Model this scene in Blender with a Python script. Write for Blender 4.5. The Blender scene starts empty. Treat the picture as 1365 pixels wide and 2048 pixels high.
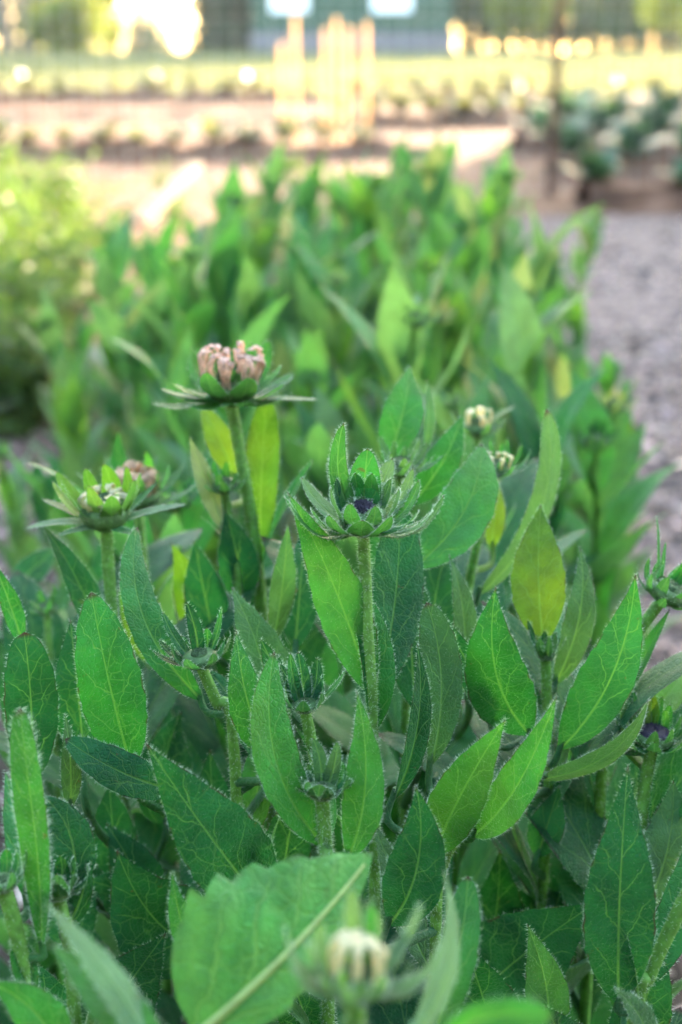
import bpy, math, random
import numpy as np
from mathutils import Vector
R = math.radians
rng = np.random.default_rng(7)
random.seed(7)
scene = bpy.context.scene
COL = scene.collection

# ------------------------------------------------------------------ camera
CAM_Z, PITCH = 0.65, R(18.7)
cam_d = bpy.data.cameras.new('camera'); cam = bpy.data.objects.new('camera', cam_d); COL.objects.link(cam)
cam.location = (0, 0, CAM_Z); cam.rotation_euler = (R(90) - PITCH, 0, 0)
cam_d.sensor_fit = 'VERTICAL'; cam_d.sensor_height = 36; cam_d.sensor_width = 24; cam_d.lens = 50
cam_d.clip_start = 0.02; cam_d.clip_end = 3000
cam_d.dof.use_dof = True; cam_d.dof.focus_distance = 0.455; cam_d.dof.aperture_fstop = 8.5; cam_d.dof.aperture_blades = 0
scene.camera = cam
# ------------------------------------------------------------------ sky, sun, exposure
SUN_AZ, SUN_EL = R(27), R(13)          # azimuth from +Y (view direction) towards +X
w = bpy.data.worlds.new('World'); scene.world = w; w.use_nodes = True
wn = w.node_tree; bg = wn.nodes['Background']
sky = wn.nodes.new('ShaderNodeTexSky'); sky.sky_type = 'NISHITA'; sky.sun_disc = False
sky.sun_elevation = SUN_EL; sky.sun_rotation = SUN_AZ; sky.dust_density = 2.0; sky.air_density = 1.0
wb = wn.nodes.new('ShaderNodeMix'); wb.data_type = 'RGBA'; wb.blend_type = 'MULTIPLY'; wb.inputs[0].default_value = 1; wb.inputs[7].default_value = (1.0, 1.0, .92, 1)
wn.links.new(sky.outputs[0], wb.inputs[6]); wn.links.new(wb.outputs[2], bg.inputs[0]); bg.inputs[1].default_value = 0.10
sd = bpy.data.lights.new('sun', 'SUN'); sun = bpy.data.objects.new('sun', sd); COL.objects.link(sun)
sd.energy = 2.0; sd.angle = R(0.5); sd.color = (1.0, 0.79, 0.56)
sdir = Vector((math.sin(SUN_AZ) * math.cos(SUN_EL), math.cos(SUN_AZ) * math.cos(SUN_EL), math.sin(SUN_EL)))
sun.rotation_euler = sdir.to_track_quat('Z', 'Y').to_euler()
scene.view_settings.view_transform = 'Standard'; scene.view_settings.look = 'None'
scene.view_settings.exposure = 4.7; scene.view_settings.gamma = 1.0
scene.render.engine = 'CYCLES'
cy = scene.cycles
cy.use_denoising = True; cy.max_bounces = 8; cy.diffuse_bounces = 4; cy.glossy_bounces = 2; cy.transmission_bounces = 6
cy.transparent_max_bounces = 4; cy.sample_clamp_indirect = 4.0; cy.caustics_reflective = False; cy.caustics_refractive = False

# ------------------------------------------------------------------ helpers
FWD = np.array([0, math.cos(PITCH), -math.sin(PITCH)]); UPV = np.array([0, math.sin(PITCH), math.cos(PITCH)]); RT = np.array([1., 0, 0])
CAMP = np.array([0, 0, CAM_Z])
def at(px, py, d):                     # photo pixel and metres in front of the lens -> a point in the bed
    return CAMP + d * (FWD + RT * ((px - 682.5) / 2048 * .72) + UPV * ((1024 - py) / 2048 * .72))
def pxm(px, d): return px / 2048 * .72 * d
def unit(a): a = np.asarray(a, float); return a / (np.linalg.norm(a, axis=-1, keepdims=True) + 1e-12)
def smooth(a, b, x): t = np.clip((x - a) / (b - a), 0, 1); return t * t * (3 - 2 * t)

class MB:
    def __init__(s): s.V, s.F, s.M, s.A, s.B, s.n = [], [], [], [], [], 0
    def add(s, V, F, m=0, A=None, B=None):
        V = np.asarray(V, float).reshape(-1, 3); k = len(V)
        s.V.append(V); s.A.append(np.zeros((k, 2)) if A is None else A); s.B.append(np.zeros((k, 2)) if B is None else B)
        F = (np.asarray(F) + s.n); s.F.append(F); s.M.append(np.full(len(F), m)); s.n += k
    def box(s, c, sz, rz=0, m=0, ax=None):
        c = np.array(c, float); h = np.array(sz, float) / 2
        P = np.array([[i, j, k] for i in (-1, 1) for j in (-1, 1) for k in (-1, 1)]) * h
        if ax is None: ax = np.array([[math.cos(rz), math.sin(rz), 0], [-math.sin(rz), math.cos(rz), 0], [0, 0, 1]])
        s.add(P @ np.array(ax) + c, [[0, 1, 3, 2], [4, 6, 7, 5], [0, 4, 5, 1], [2, 3, 7, 6], [0, 2, 6, 4], [1, 5, 7, 3]], m)
    def tube(s, P, r, sides=8, m=0, cap=True, B=None):
        P = np.asarray(P, float); n = len(P); r = np.broadcast_to(r, (n,))
        T = unit(np.gradient(P, axis=0)); ref = np.array([0, -1., 0.02]) if abs(T[0][1]) < .9 else np.array([1., 0, 0])
        S = unit(np.cross(T, ref)); N = np.cross(S, T)
        a = np.linspace(0, 2 * np.pi, sides, endpoint=False)
        V = P[:, None] + r[:, None, None] * (np.cos(a)[None, :, None] * S[:, None] + np.sin(a)[None, :, None] * N[:, None])
        i = np.arange(n - 1)[:, None] * sides; j = np.arange(sides)[None]; j2 = (j + 1) % sides
        F = np.stack([i + j, i + sides + j, i + sides + j2, i + j2], -1).reshape(-1, 4)
        b = np.zeros((n * sides, 2)); b[:, 1] = np.repeat(np.linspace(0, .8, n), sides)
        L = np.cumsum(np.r_[0, np.linalg.norm(np.diff(P, axis=0), axis=1)]) * 100
        A = np.zeros((n * sides, 2)); A[:, 1] = np.repeat(L, sides); A[:, 0] = np.tile(np.arange(sides) * .15, n)
        s.add(V.reshape(-1, 3), F[:, ::-1], m, A, b)
        if cap:
            for k, rev in ((0, 0), (n - 1, 1)):
                c = P[k] + T[k] * (r[k] * .6 if rev else -r[k] * .6)
                q = np.vstack([V[k], c]); f = [[jj, (jj + 1) % sides, sides] for jj in range(sides)]
                f = np.array(f); s.add(q, f if rev else f[:, ::-1], m)
        return P, T, S, N, r
    def hairs(s, P, D, L, r=.00006, m=1):
        P = np.asarray(P); k = len(P)
        if not k: return
        D = unit(D); L = np.broadcast_to(L, (k,))
        X = unit(np.cross(D, rng.normal(size=(k, 3)))); Y = np.cross(D, X)
        kink = D + .35 * rng.normal(size=(k, 3)); tip = P + D * L[:, None] * .55 + unit(kink) * L[:, None] * .45
        V = np.stack([P + X * r, P - .5 * X * r + .87 * Y * r, P - .5 * X * r - .87 * Y * r, tip], 1).reshape(-1, 3)
        F = (np.arange(k)[:, None, None] * 4 + np.array([[0, 1, 3], [1, 2, 3], [2, 0, 3]])[None]).reshape(-1, 3)
        s.add(V, F, m)
    def lathe(s, c, axis, prof, sides=16, m=0):
        axis = unit(axis); X = unit(np.cross(axis, [0.1, 1, 0.05])); Y = np.cross(axis, X)
        a = np.linspace(0, 2 * np.pi, sides, endpoint=False); prof = np.asarray(prof, float)
        V = np.asarray(c) + prof[:, 1][:, None, None] * axis + prof[:, 0][:, None, None] * (np.cos(a)[None, :, None] * X + np.sin(a)[None, :, None] * Y)
        n = len(prof); i = np.arange(n - 1)[:, None] * sides; j = np.arange(sides)[None]; j2 = (j + 1) % sides
        F = np.stack([i + j, i + j2, i + sides + j2, i + sides + j], -1).reshape(-1, 4)
        s.add(V.reshape(-1, 3), F, m)
    def build(s, name, mats, parent=None, smooth=True):
        V = np.vstack(s.V); me = bpy.data.meshes.new(name)
        me.from_pydata(V.tolist(), [], [f for F in s.F for f in F.tolist()])
        li = np.empty(len(me.loops), np.int32); me.loops.foreach_get('vertex_index', li)
        for nm, arr in (('cm', np.vstack(s.A)), ('lf', np.vstack(s.B))):
            me.uv_layers.new(name=nm).data.foreach_set('uv', arr[li].astype(np.float32).ravel())
        me.polygons.foreach_set('material_index', np.concatenate(s.M).astype(np.int32))
        me.polygons.foreach_set('use_smooth', np.full(len(me.polygons), smooth))
        for m in (mats if isinstance(mats, (list, tuple)) else [mats]): me.materials.append(m)
        me.update()
        o = bpy.data.objects.new(name, me); COL.objects.link(o)
        if parent is not None: o.parent = parent; o.matrix_parent_inverse = parent.matrix_basis.inverted()
        return o

def tag(o, label, cat, group=None, kind=None):
    o['label'] = label; o['category'] = cat
    if group: o['group'] = group
    if kind: o['kind'] = kind
    return o
def struct(o, kind='structure'): o['kind'] = kind; return o
def empty(name, loc, rz=0):
    o = bpy.data.objects.new(name, None); COL.objects.link(o); o.location = loc; o.rotation_euler = (0, 0, rz); o.empty_display_size = .05
    return o
KIDS = {}
def children(o):
    if o.name not in KIDS: KIDS[o.name] = list(o.children)
    return KIDS[o.name]
def copy_tree(o, parent=None):
    c = o.copy(); COL.objects.link(c)
    if parent is not None: c.parent = parent; c.matrix_parent_inverse = o.matrix_parent_inverse.copy()
    for ch in children(o): copy_tree(ch, c)
    return c

def spline(P, n):
    P = np.asarray(P, float)
    if len(P) == 2: return P[0] + (P[1] - P[0]) * np.linspace(0, 1, n)[:, None]
    Q = np.vstack([2 * P[0] - P[1], P, 2 * P[-1] - P[-2]]); t = np.linspace(0, len(P) - 1 - 1e-6, n); i = t.astype(int); f = (t - i)[:, None]
    a, b, c, d = Q[i], Q[i + 1], Q[i + 2], Q[i + 3]
    return .5 * (2 * b + (c - a) * f + (2 * a - 5 * b + 4 * c - d) * f ** 2 + (3 * b - a - 3 * c + d) * f ** 3)

# ------------------------------------------------------------------ materials
def mat(name):
    m = bpy.data.materials.new(name); m.use_nodes = True; nt = m.node_tree; nt.nodes.clear()
    out = nt.nodes.new('ShaderNodeOutputMaterial'); return m, nt, out
class G:
    def __init__(s, nt): s.nt = nt
    def n(s, t, **k):
        x = s.nt.nodes.new(t)
        for a, b in k.items(): setattr(x, a, b)
        return x
    def put(s, sock, v):
        if isinstance(v, bpy.types.NodeSocket): s.nt.links.new(v, sock)
        elif v is not None: sock.default_value = v
    def math(s, op, a, b=None, c=None):
        x = s.n('ShaderNodeMath', operation=op)
        for i, v in enumerate((a, b, c)):
            if v is not None: s.put(x.inputs[i], v)
        return x.outputs[0]
    def ss(s, v, lo, hi, to0=0., to1=1.):
        x = s.n('ShaderNodeMapRange', interpolation_type='SMOOTHSTEP')
        for i, q in enumerate((v, lo, hi, to0, to1)): s.put(x.inputs[i], q)
        return x.outputs[0]
    def mix(s, f, a, b, mode='MIX'):
        x = s.n('ShaderNodeMix', data_type='RGBA', blend_type=mode)
        s.put(x.inputs[0], f); s.put(x.inputs[6], a); s.put(x.inputs[7], b); return x.outputs[2]
    def noise(s, vec, scale, detail=3, rough=.55):
        x = s.n('ShaderNodeTexNoise'); s.put(x.inputs['Vector'], vec); x.inputs['Scale'].default_value = scale
        x.inputs['Detail'].default_value = detail; x.inputs['Roughness'].default_value = rough; return x
    def ramp(s, f, stops):
        x = s.n('ShaderNodeValToRGB'); s.put(x.inputs[0], f); e = x.color_ramp.elements
        while len(e) < len(stops): e.new(.5)
        for q, (p, c) in zip(e, stops): q.position = p; q.color = (*c, 1)
        return x.outputs[0]

def leaf_material(name, trans=.38, vein=1.0, tips=1.0, ws=1.):
    m, nt, out = mat(name); g = G(nt)
    cm = g.n('ShaderNodeUVMap', uv_map='cm').outputs[0]; lf = g.n('ShaderNodeUVMap', uv_map='lf').outputs[0]
    sc = g.n('ShaderNodeSeparateXYZ'); nt.links.new(cm, sc.inputs[0]); sl = g.n('ShaderNodeSeparateXYZ'); nt.links.new(lf, sl.inputs[0])
    x, y, u, v = sc.outputs[0], sc.outputs[1], sl.outputs[0], sl.outputs[1]
    oi = g.n('ShaderNodeObjectInfo')
    off = g.n('ShaderNodeVectorMath', operation='ADD'); nt.links.new(cm, off.inputs[0])
    cmb = g.n('ShaderNodeCombineXYZ'); rr = g.math('MULTIPLY', oi.outputs['Random'], 37.); 
    for i in range(3): nt.links.new(rr, cmb.inputs[i])
    nt.links.new(cmb.outputs[0], off.inputs[1]); P = off.outputs[0]
    nz = g.noise(P, .9, 3); nzf = nz.outputs[0]
    ax = g.math('ABSOLUTE', x)
    # midrib
    wid = g.ss(v, 0., 1., .062, .02)
    mid = g.math('SUBTRACT', 1., g.ss(ax, g.math('MULTIPLY', wid, .35), wid))
    # side veins running forward
    jog = g.math('MULTIPLY', g.math('SIGN', x), .35)
    sv = g.math('ADD', g.math('SUBTRACT', y, g.math('MULTIPLY', g.math('POWER', ax, .8), 1.7)), g.math('ADD', jog, g.math('MULTIPLY', g.math('SUBTRACT', nzf, .5), 1.6)))
    fr = g.math('ABSOLUTE', g.math('SUBTRACT', g.math('FRACT', g.math('DIVIDE', sv, 1.55)), .5))
    side = g.math('SUBTRACT', 1., g.ss(fr, .008 * ws, .028 * ws))
    side = g.math('MULTIPLY', side, g.ss(g.math('ABSOLUTE', u), .98, .6))
    # fine net
    wp = g.n('ShaderNodeVectorMath', operation='MULTIPLY_ADD'); nt.links.new(nz.outputs[1], wp.inputs[0]); wp.inputs[1].default_value = (.5, .5, 0); nt.links.new(P, wp.inputs[2])
    vo = g.n('ShaderNodeTexVoronoi', feature='DISTANCE_TO_EDGE'); nt.links.new(wp.outputs[0], vo.inputs['Vector']); vo.inputs['Scale'].default_value = 2.1
    net = g.math('MULTIPLY', g.math('SUBTRACT', 1., g.ss(vo.outputs['Distance'], .008 * ws, .045 * ws)), g.ss(g.noise(P, .55, 1).outputs[0], .35, .65, .05, .6))
    vo2 = g.n('ShaderNodeTexVoronoi', feature='DISTANCE_TO_EDGE'); nt.links.new(wp.outputs[0], vo2.inputs['Vector']); vo2.inputs['Scale'].default_value = 6.5
    cell = g.ss(vo2.outputs['Distance'], 0., .16)
    veins = g.math('MULTIPLY', g.math('MAXIMUM', g.math('MAXIMUM', g.math('MULTIPLY', mid, .8), g.math('MULTIPLY', side, .75)), g.math('MULTIPLY', net, .6)), vein)
    # colour: each leaf's own green, mottled
    base = oi.outputs['Color']
    hs = g.n('ShaderNodeHueSaturation'); nt.links.new(base, hs.inputs['Color'])
    nt.links.new(g.ss(nzf, .3, .7, .82, 1.2), hs.inputs['Value']); nt.links.new(g.ss(g.noise(P, .35, 2).outputs[0], .3, .7, .515, .488), hs.inputs['Hue'])
    sp = g.ss(g.noise(P, 14, 2).outputs[0], .66, .74)
    c = g.mix(g.math('MULTIPLY', sp, .25), hs.outputs[0], (.16, .2, .04, 1))
    wn_ = g.ss(g.noise(P, 1.7, 4, .7).outputs[0], .675, .715); c = g.mix(g.math('MULTIPLY', wn_, .7), c, (.10, .075, .03, 1))
    veinc = g.mix(.40, base, (.22, .46, .13, 1))
    c = g.mix(veins, c, veinc)
    # pale hairy underside
    gb = g.n('ShaderNodeNewGeometry').outputs['Backfacing']
    c = g.mix(g.math('MULTIPLY', gb, .3), c, (.11, .24, .11, 1))
    # purple-brown tips and margins
    tip = g.math('MULTIPLY', g.ss(v, .955, .995), tips)
    ed = g.math('MULTIPLY', g.math('MULTIPLY', g.ss(g.math('ABSOLUTE', u), .93, .99), g.ss(g.noise(P, 1.3, 2).outputs[0], .5, .62)), .75 * tips)
    c = g.mix(g.math('MAXIMUM', tip, ed), c, (.05, .018, .022, 1))
    hgt = g.math('SUBTRACT', g.math('MULTIPLY', cell, .35), g.math('MULTIPLY', veins, 1.3))
    bp = g.n('ShaderNodeBump'); bp.inputs['Strength'].default_value = .85; bp.inputs['Distance'].default_value = .0012; nt.links.new(hgt, bp.inputs['Height'])
    p = g.n('ShaderNodeBsdfPrincipled'); nt.links.new(c, p.inputs['Base Color']); p.inputs['Roughness'].default_value = .52
    p.inputs['Specular IOR Level'].default_value = .26; p.inputs['Sheen Weight'].default_value = .16; p.inputs['Sheen Roughness'].default_value = .4
    p.inputs['Sheen Tint'].default_value = (.7, .9, .75, 1)
    nt.links.new(bp.outputs[0], p.inputs['Normal'])
    tr = g.n('ShaderNodeBsdfTranslucent'); nt.links.new(g.mix(1., c, (1.9, 1.8, .7, 1), 'MULTIPLY'), tr.inputs[0])
    mx = g.n('ShaderNodeMixShader'); mx.inputs[0].default_value = trans
    nt.links.new(p.outputs[0], mx.inputs[1]); nt.links.new(tr.outputs[0], mx.inputs[2]); nt.links.new(mx.outputs[0], out.inputs[0])
    return m
def plain(name, col, rough=.6, var=.25, scale=40, spec=.3, trans=0, tcol=None, bump=0., stops=None, objvar=False, island=0.):
    m, nt, out = mat(name); g = G(nt)
    tc = g.n('ShaderNodeTexCoord').outputs['Object']
    f = g.noise(tc, scale, 5, .6).outputs[0]
    if stops: c = g.ramp(f, stops)
    else: c = g.mix(g.ss(f, .3, .7), tuple(q * (1 - var) for q in col) + (1,), tuple(min(1, q * (1 + var)) for q in col) + (1,))
    geo = g.n('ShaderNodeNewGeometry')
    if island: 
        hs = g.n('ShaderNodeHueSaturation'); nt.links.new(c, hs.inputs['Color']); r = geo.outputs['Random Per Island']
        nt.links.new(g.ss(r, 0., 1., 1 - island, 1 + island), hs.inputs['Value']); nt.links.new(g.ss(g.math('FRACT', g.math('MULTIPLY', r, 17.3)), 0., 1., .48, .52), hs.inputs['Hue']); c = hs.outputs[0]
    p = g.n('ShaderNodeBsdfPrincipled'); nt.links.new(c, p.inputs['Base Color']); p.inputs['Roughness'].default_value = rough; p.inputs['Specular IOR Level'].default_value = spec
    if bump:
        b = g.n('ShaderNodeBump'); b.inputs['Strength'].default_value = .8; b.inputs['Distance'].default_value = bump; nt.links.new(f, b.inputs['Height']); nt.links.new(b.outputs[0], p.inputs['Normal'])
    last = p.outputs[0]
    if trans:
        tr = g.n('ShaderNodeBsdfTranslucent')
        nt.links.new(g.mix(1., c, (*(tcol or (1.8, 1.6, .7)), 1), 'MULTIPLY'), tr.inputs[0])
        mx = g.n('ShaderNodeMixShader'); mx.inputs[0].default_value = trans; nt.links.new(last, mx.inputs[1]); nt.links.new(tr.outputs[0], mx.inputs[2]); last = mx.outputs[0]
    nt.links.new(last, out.inputs[0]); return m

LEAF = leaf_material('coneflower_leaf')
BROAD = leaf_material('broad_leaf', trans=.3, vein=1.2, tips=.5, ws=2.2)
HAIR = plain('plant_hair', (.62, .74, .58), .5, .1, trans=.4, tcol=(1, 1, 1))
STEM = plain('stem_skin', (.115, .27, .05), .5, .3, 300, trans=.15)
DISC = plain('disc_florets', (.03, .022, .042), .6, .5, 900)
DISCG = plain('green_disc', (.05, .1, .035), .6, .5, 900)
PETB = plain('dried_petal', (.64, .42, .35), .6, .3, 500, trans=.3, tcol=(1.2, 1.05, .9))
PETR = plain('brown_petal', (.36, .22, .13), .6, .35, 400, trans=.25, tcol=(1.2, 1.05, .9))
PETY = plain('cream_petal', (.66, .58, .36), .55, .2, 300, trans=.3, tcol=(1.2, 1.1, .8))
CUP = plain('bud_cup', (.07, .14, .045), .6, .3, 500)
LM = [LEAF, HAIR]

GREEN = {'m': (.020, .14, .034), 'd': (.011, .090, .030), 'b': (.036, .185, .034), 'y': (.085, .215, .022), 'g': (.046, .14, .050), 'Y': (.115, .245, .020), 'h': (.105, .22, .115), 's': (.055, .185, .070), 'p': (.2, .24, .15)}  # yellow greens also hold the light shining through young leaves
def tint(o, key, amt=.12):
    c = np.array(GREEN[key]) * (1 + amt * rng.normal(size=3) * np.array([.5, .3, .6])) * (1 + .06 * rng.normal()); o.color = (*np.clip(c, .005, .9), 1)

# ------------------------------------------------------------------ leaf, stem, flower head
def leaf_mesh(mb, P0, P1, width, nrm, bs=0., bn=0., fold=.22, prof=(.85, 1.3), res=(12, 30), hair=1.5, hl=.0015, teeth=.03, wave=.05, curl=0., surf=0, m=0, hm=1, stalk=.0, asym=1., twist=0.):
    P0, P1 = np.asarray(P0, float), np.asarray(P1, float); nu, nv = res
    D = P1 - P0; L = np.linalg.norm(D); T0 = D / L; N0 = np.asarray(nrm, float); N0 = unit(N0 - T0 * (N0 @ T0)); S0 = np.cross(T0, N0)
    v = np.linspace(0, 1, nv); bump = (4 * v * (1 - v))[:, None]
    C = P0 + D * v[:, None] + bump * (S0 * bs + N0 * bn) * L + (np.clip(v - .6, 0, 1) ** 2)[:, None] * N0 * curl * L * 4
    T = unit(np.gradient(C, axis=0)); N = unit(N0 - T * (T @ N0)[:, None]); S = np.cross(T, N)
    ta = (twist * (v - .4))[:, None]; N, S = N * np.cos(ta) + S * np.sin(ta), S * np.cos(ta) - N * np.sin(ta)
    a, b = prof; vm = a / (a + b); wv = (np.maximum(v, 1e-4) ** a) * (np.maximum(1 - v, 0) ** b) / (vm ** a * (1 - vm) ** b)
    wv = np.maximum(wv, stalk * (v < vm)); hw = wv * width / 2
    u = np.linspace(-1, 1, nu + 1); U, Vv = np.meshgrid(u, v)
    ph = rng.uniform(0, 6.3, 4)
    tw = 1 + teeth * (np.abs(U) > .99) * (2 * ((Vv * L * 100 * 1.1 + ph[3]) % 1) - .4) * (Vv > .25) * (Vv < .95)
    W = hw[:, None] * np.where(U > 0, asym, 2 - asym)
    fo = fold * (1 - .5 * Vv)
    lat = W * U * tw * np.cos(fo)
    up = W * np.abs(U) * np.sin(fo) + wave * W * np.abs(U) ** 2 * (np.sin(Vv * 7 + ph[0] + (U > 0) * ph[1]) + .5 * np.sin(Vv * 17 + ph[2] + (U > 0) * 2)) - .10 * W * U ** 4 + .035 * W * np.abs(U) * (1 - np.abs(U)) * 4 * np.sin((Vv * L * 100 - np.abs(W * U) * 130) * 4.2 + ph[2] + (U > 0) * 2.2)
    q = C[:, None] + S[:, None] * lat[..., None] + N[:, None] * up[..., None]
    A = np.stack([W * U * 100, np.broadcast_to(Vv * L * 100, U.shape)], -1).reshape(-1, 2); B = np.stack([U, Vv], -1).reshape(-1, 2)
    k = nu + 1; i = np.arange(nv - 1)[:, None] * k; j = np.arange(nu)[None]
    F = np.stack([i + j, i + k + j, i + k + j + 1, i + j + 1], -1).reshape(-1, 4)[:, ::-1]
    # orientation: make the face normal agree with N
    f = F[len(F) // 2]; Q = q.reshape(-1, 3); nn = np.cross(Q[f[1]] - Q[f[0]], Q[f[2]] - Q[f[1]])
    if nn @ N[nv // 2] < 0: F = F[:, ::-1]
    mb.add(Q, F, m, A, B)
    if hair > 0:
        n = int(L * 1250 * hair)
        for sgn in (0, nu):
            t = np.sort(rng.uniform(.04, 1, n)) * (nv - 1); ii = np.minimum(t.astype(int), nv - 2); ff = (t - ii)[:, None]
            e = q[ii, sgn] * (1 - ff) + q[ii + 1, sgn] * ff; s_ = -1 if sgn == 0 else 1
            d = S[ii] * s_ * .9 + T[ii] * rng.uniform(.1, .8, (n, 1)) + N[ii] * rng.normal(0, .45, (n, 1)) + .2 * rng.normal(size=(n, 3))
            mb.hairs(e, d, hl * rng.uniform(.5, 1.15, n), m=hm)
        if surf:
            n = int(surf * L * width * 1e6 * .6); iv = rng.integers(1, nv - 1, n); iu = rng.integers(0, nu, n); f1 = rng.random((n, 1)); f2 = rng.random((n, 1))
            e = (q[iv, iu] * (1 - f1) + q[iv, iu + 1] * f1) * (1 - f2) + f2 * q[np.minimum(iv + 1, nv - 1), iu]
            for sd_ in (1,):
                d = N[iv] * sd_ * .9 + T[iv] * .7 + .35 * rng.normal(size=(n, 3)); mb.hairs(e, d, hl * .6 * rng.uniform(.5, 1, n), r=.00004, m=hm)
    return C, T, N, S

def stem_mesh(mb, pts, r, hair=5., hl=.0018, n=60, hair_len=.3):
    P = spline(pts, n); L = np.cumsum(np.r_[0, np.linalg.norm(np.diff(P, axis=0), axis=1)])
    rr = r * (1 + .25 * L / L[-1] + .05 * np.sin(L * 150))
    P, T, S, N, rr = mb.tube(P, rr, 10)
    if hair:
        k = int(min(L[-1], hair_len) * 1000 * hair); t = rng.uniform(0, min(L[-1], hair_len), k); i = np.minimum(np.searchsorted(L, t), n - 1)
        f = ((t - L[np.maximum(i - 1, 0)]) / (L[i] - L[np.maximum(i - 1, 0)] + 1e-9))[:, None]; c = P[np.maximum(i - 1, 0)] * (1 - f) + P[i] * f
        a = rng.uniform(0, 2 * np.pi, k)[:, None]; d = np.cos(a) * S[i] + np.sin(a) * N[i]
        mb.hairs(c + d * rr[i][:, None] * .97, d + .25 * rng.normal(size=(k, 3)), hl * rng.uniform(.5, 1.1, k), r=.00007)
    return P

def head_frame(axis):
    Z = unit(axis); X = unit(np.cross([0, 1., 0.], Z)); X = X if X[0] > 0 else -X; Y = unit(np.cross(Z, X)); return X, Y, Z
def flower_head(plant, base, axis, Rm, bracts, petals=None, disc=.45, cupc=None, hair=1.6, hl=.0014, cup=.42, dark=True, one=False, pm=None, dm=None):
    """bracts: (azimuth deg from right, anticlockwise towards the back; elevation deg; length/R; width/R; sag; tint)"""
    X, Y, Z = head_frame(axis); base = np.asarray(base, float)
    mb = MB(); c = cup * Rm
    mb.lathe(base, Z, [(.10 * Rm, -.03 * Rm), (.5 * c, .02 * Rm), (.85 * c, .10 * Rm), (c, .24 * Rm), (.9 * c, .36 * Rm), (.4 * c, .40 * Rm), (.001, .41 * Rm)], 18, 0)
    k = int(400 * min(1, hair)); a = rng.uniform(0, 6.28, k); t = rng.uniform(0, 1, k)
    rad = np.cos(a)[:, None] * X + np.sin(a)[:, None] * Y
    if hair: mb.hairs(base + rad * (c * (.3 + .7 * t ** .7))[:, None] + Z * (t * .26 * Rm)[:, None], rad + Z * .2, hl, m=1)
    dr = disc * Rm * .8; h0 = .37 * Rm
    if disc: 
        mb.lathe(base, Z, [(dr, h0 + .01 * Rm), (dr * .95, h0 + .06 * Rm), (dr * .65, h0 + .10 * Rm), (dr * .3, h0 + .11 * Rm), (.0005, h0 + .105 * Rm)], 18, 2)
        k = 130; a = rng.uniform(0, 6.28, k); q = np.sqrt(rng.uniform(0, 1, k)) * dr * .95
        e = base + np.cos(a)[:, None] * X * q[:, None] + np.sin(a)[:, None] * Y * q[:, None] + Z * (h0 + .05 * Rm + .05 * Rm * (1 - (q / dr) ** 2))[:, None]
        mb.hairs(e, Z + .4 * rng.normal(size=(k, 3)), .08 * Rm, r=.02 * Rm, m=2)
    mats = [CUP, HAIR, dm or DISCG, LEAF, pm or PETB]
    if not one: hd = mb.build('flower_head', mats, plant)
    for q in bracts:
        az, el, ln, wd, sag, tk = q[:6]; az, el = R(az), R(el)
        rad = X * math.cos(az) + Y * math.sin(az); d = rad * math.cos(el) + Z * math.sin(el); nn = Z * math.cos(el) - rad * math.sin(el)
        st = base + rad * c * .35 + Z * .05 * Rm
        b2 = mb if one else MB()
        leaf_mesh(b2, st, st + d * ln * Rm, wd * Rm, nn, bs=rng.normal(0, .05), bn=sag, fold=.3, prof=(.42, .62), res=(4, 12) if one else (6, 14), hair=0 if one else hair, hl=hl, teeth=0, wave=.04, curl=q[6] if len(q) > 6 else 0, m=3 if one else 0, hm=1)
        if not one: o = b2.build('bract', LM, hd); tint(o, tk)
    for q in petals or []:
        az, r0, hgt, inn, wd = q; az = R(az); rad = X * math.cos(az) + Y * math.sin(az); side = np.cross(Z, rad)
        st = base + rad * r0 * Rm + Z * .3 * Rm; v = np.linspace(0, 1, 9)
        # rise, bow outward, then roll over toward the disc
        C = st + Z * (hgt * Rm * np.sin(v * 2.0) / math.sin(2.0) * (1 if inn < .3 else 1))[:, None] + rad * (Rm * (.10 * np.sin(v * 3.1) - inn * v ** 2.5))[:, None] if inn >= 0 else st + Z * (hgt * Rm * np.sin(v * 2.3))[:, None] + rad * (-inn * Rm * v ** 1.5)[:, None]
        C = C + side * (rng.normal(0, .04) * Rm * v ** 2)[:, None]
        u = np.linspace(-1, 1, 5); wv = wd * Rm * (.6 + .5 * np.sin(v * 2.6)) * np.interp(v, [0, .7, .9, 1], [1, 1, .75, .4])
        V = C[:, None] + side * (wv[:, None] * u[None] * .5)[..., None] - rad * ((u[None] ** 2 - .3) * wv[:, None] * .3)[..., None]
        V = V + .016 * Rm * rng.normal(size=V.shape)
        i = np.arange(8)[:, None] * 5; j = np.arange(4)[None]; F = np.stack([i + j, i + j + 1, i + 6 + j, i + 5 + j], -1).reshape(-1, 4)
        b2 = mb if one else MB(); b2.add(V.reshape(-1, 3), F, 4 if one else 0)
        if not one: b2.build('petal', pm or PETB, hd)
    if one: hd = mb.build('flower_head', mats, plant); tint(hd, 'm')
    return hd
def ring(n, el, ln, wd, sag, tk='m', a0=0, jit=6, lj=.12):
    return [(a0 + 360 * i / n + rng.normal(0, jit * .7), el + rng.normal(0, jit), ln * (1 + rng.normal(0, lj)), wd * (1 + rng.normal(0, .12)), sag, tk) for i in range(n)]

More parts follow.
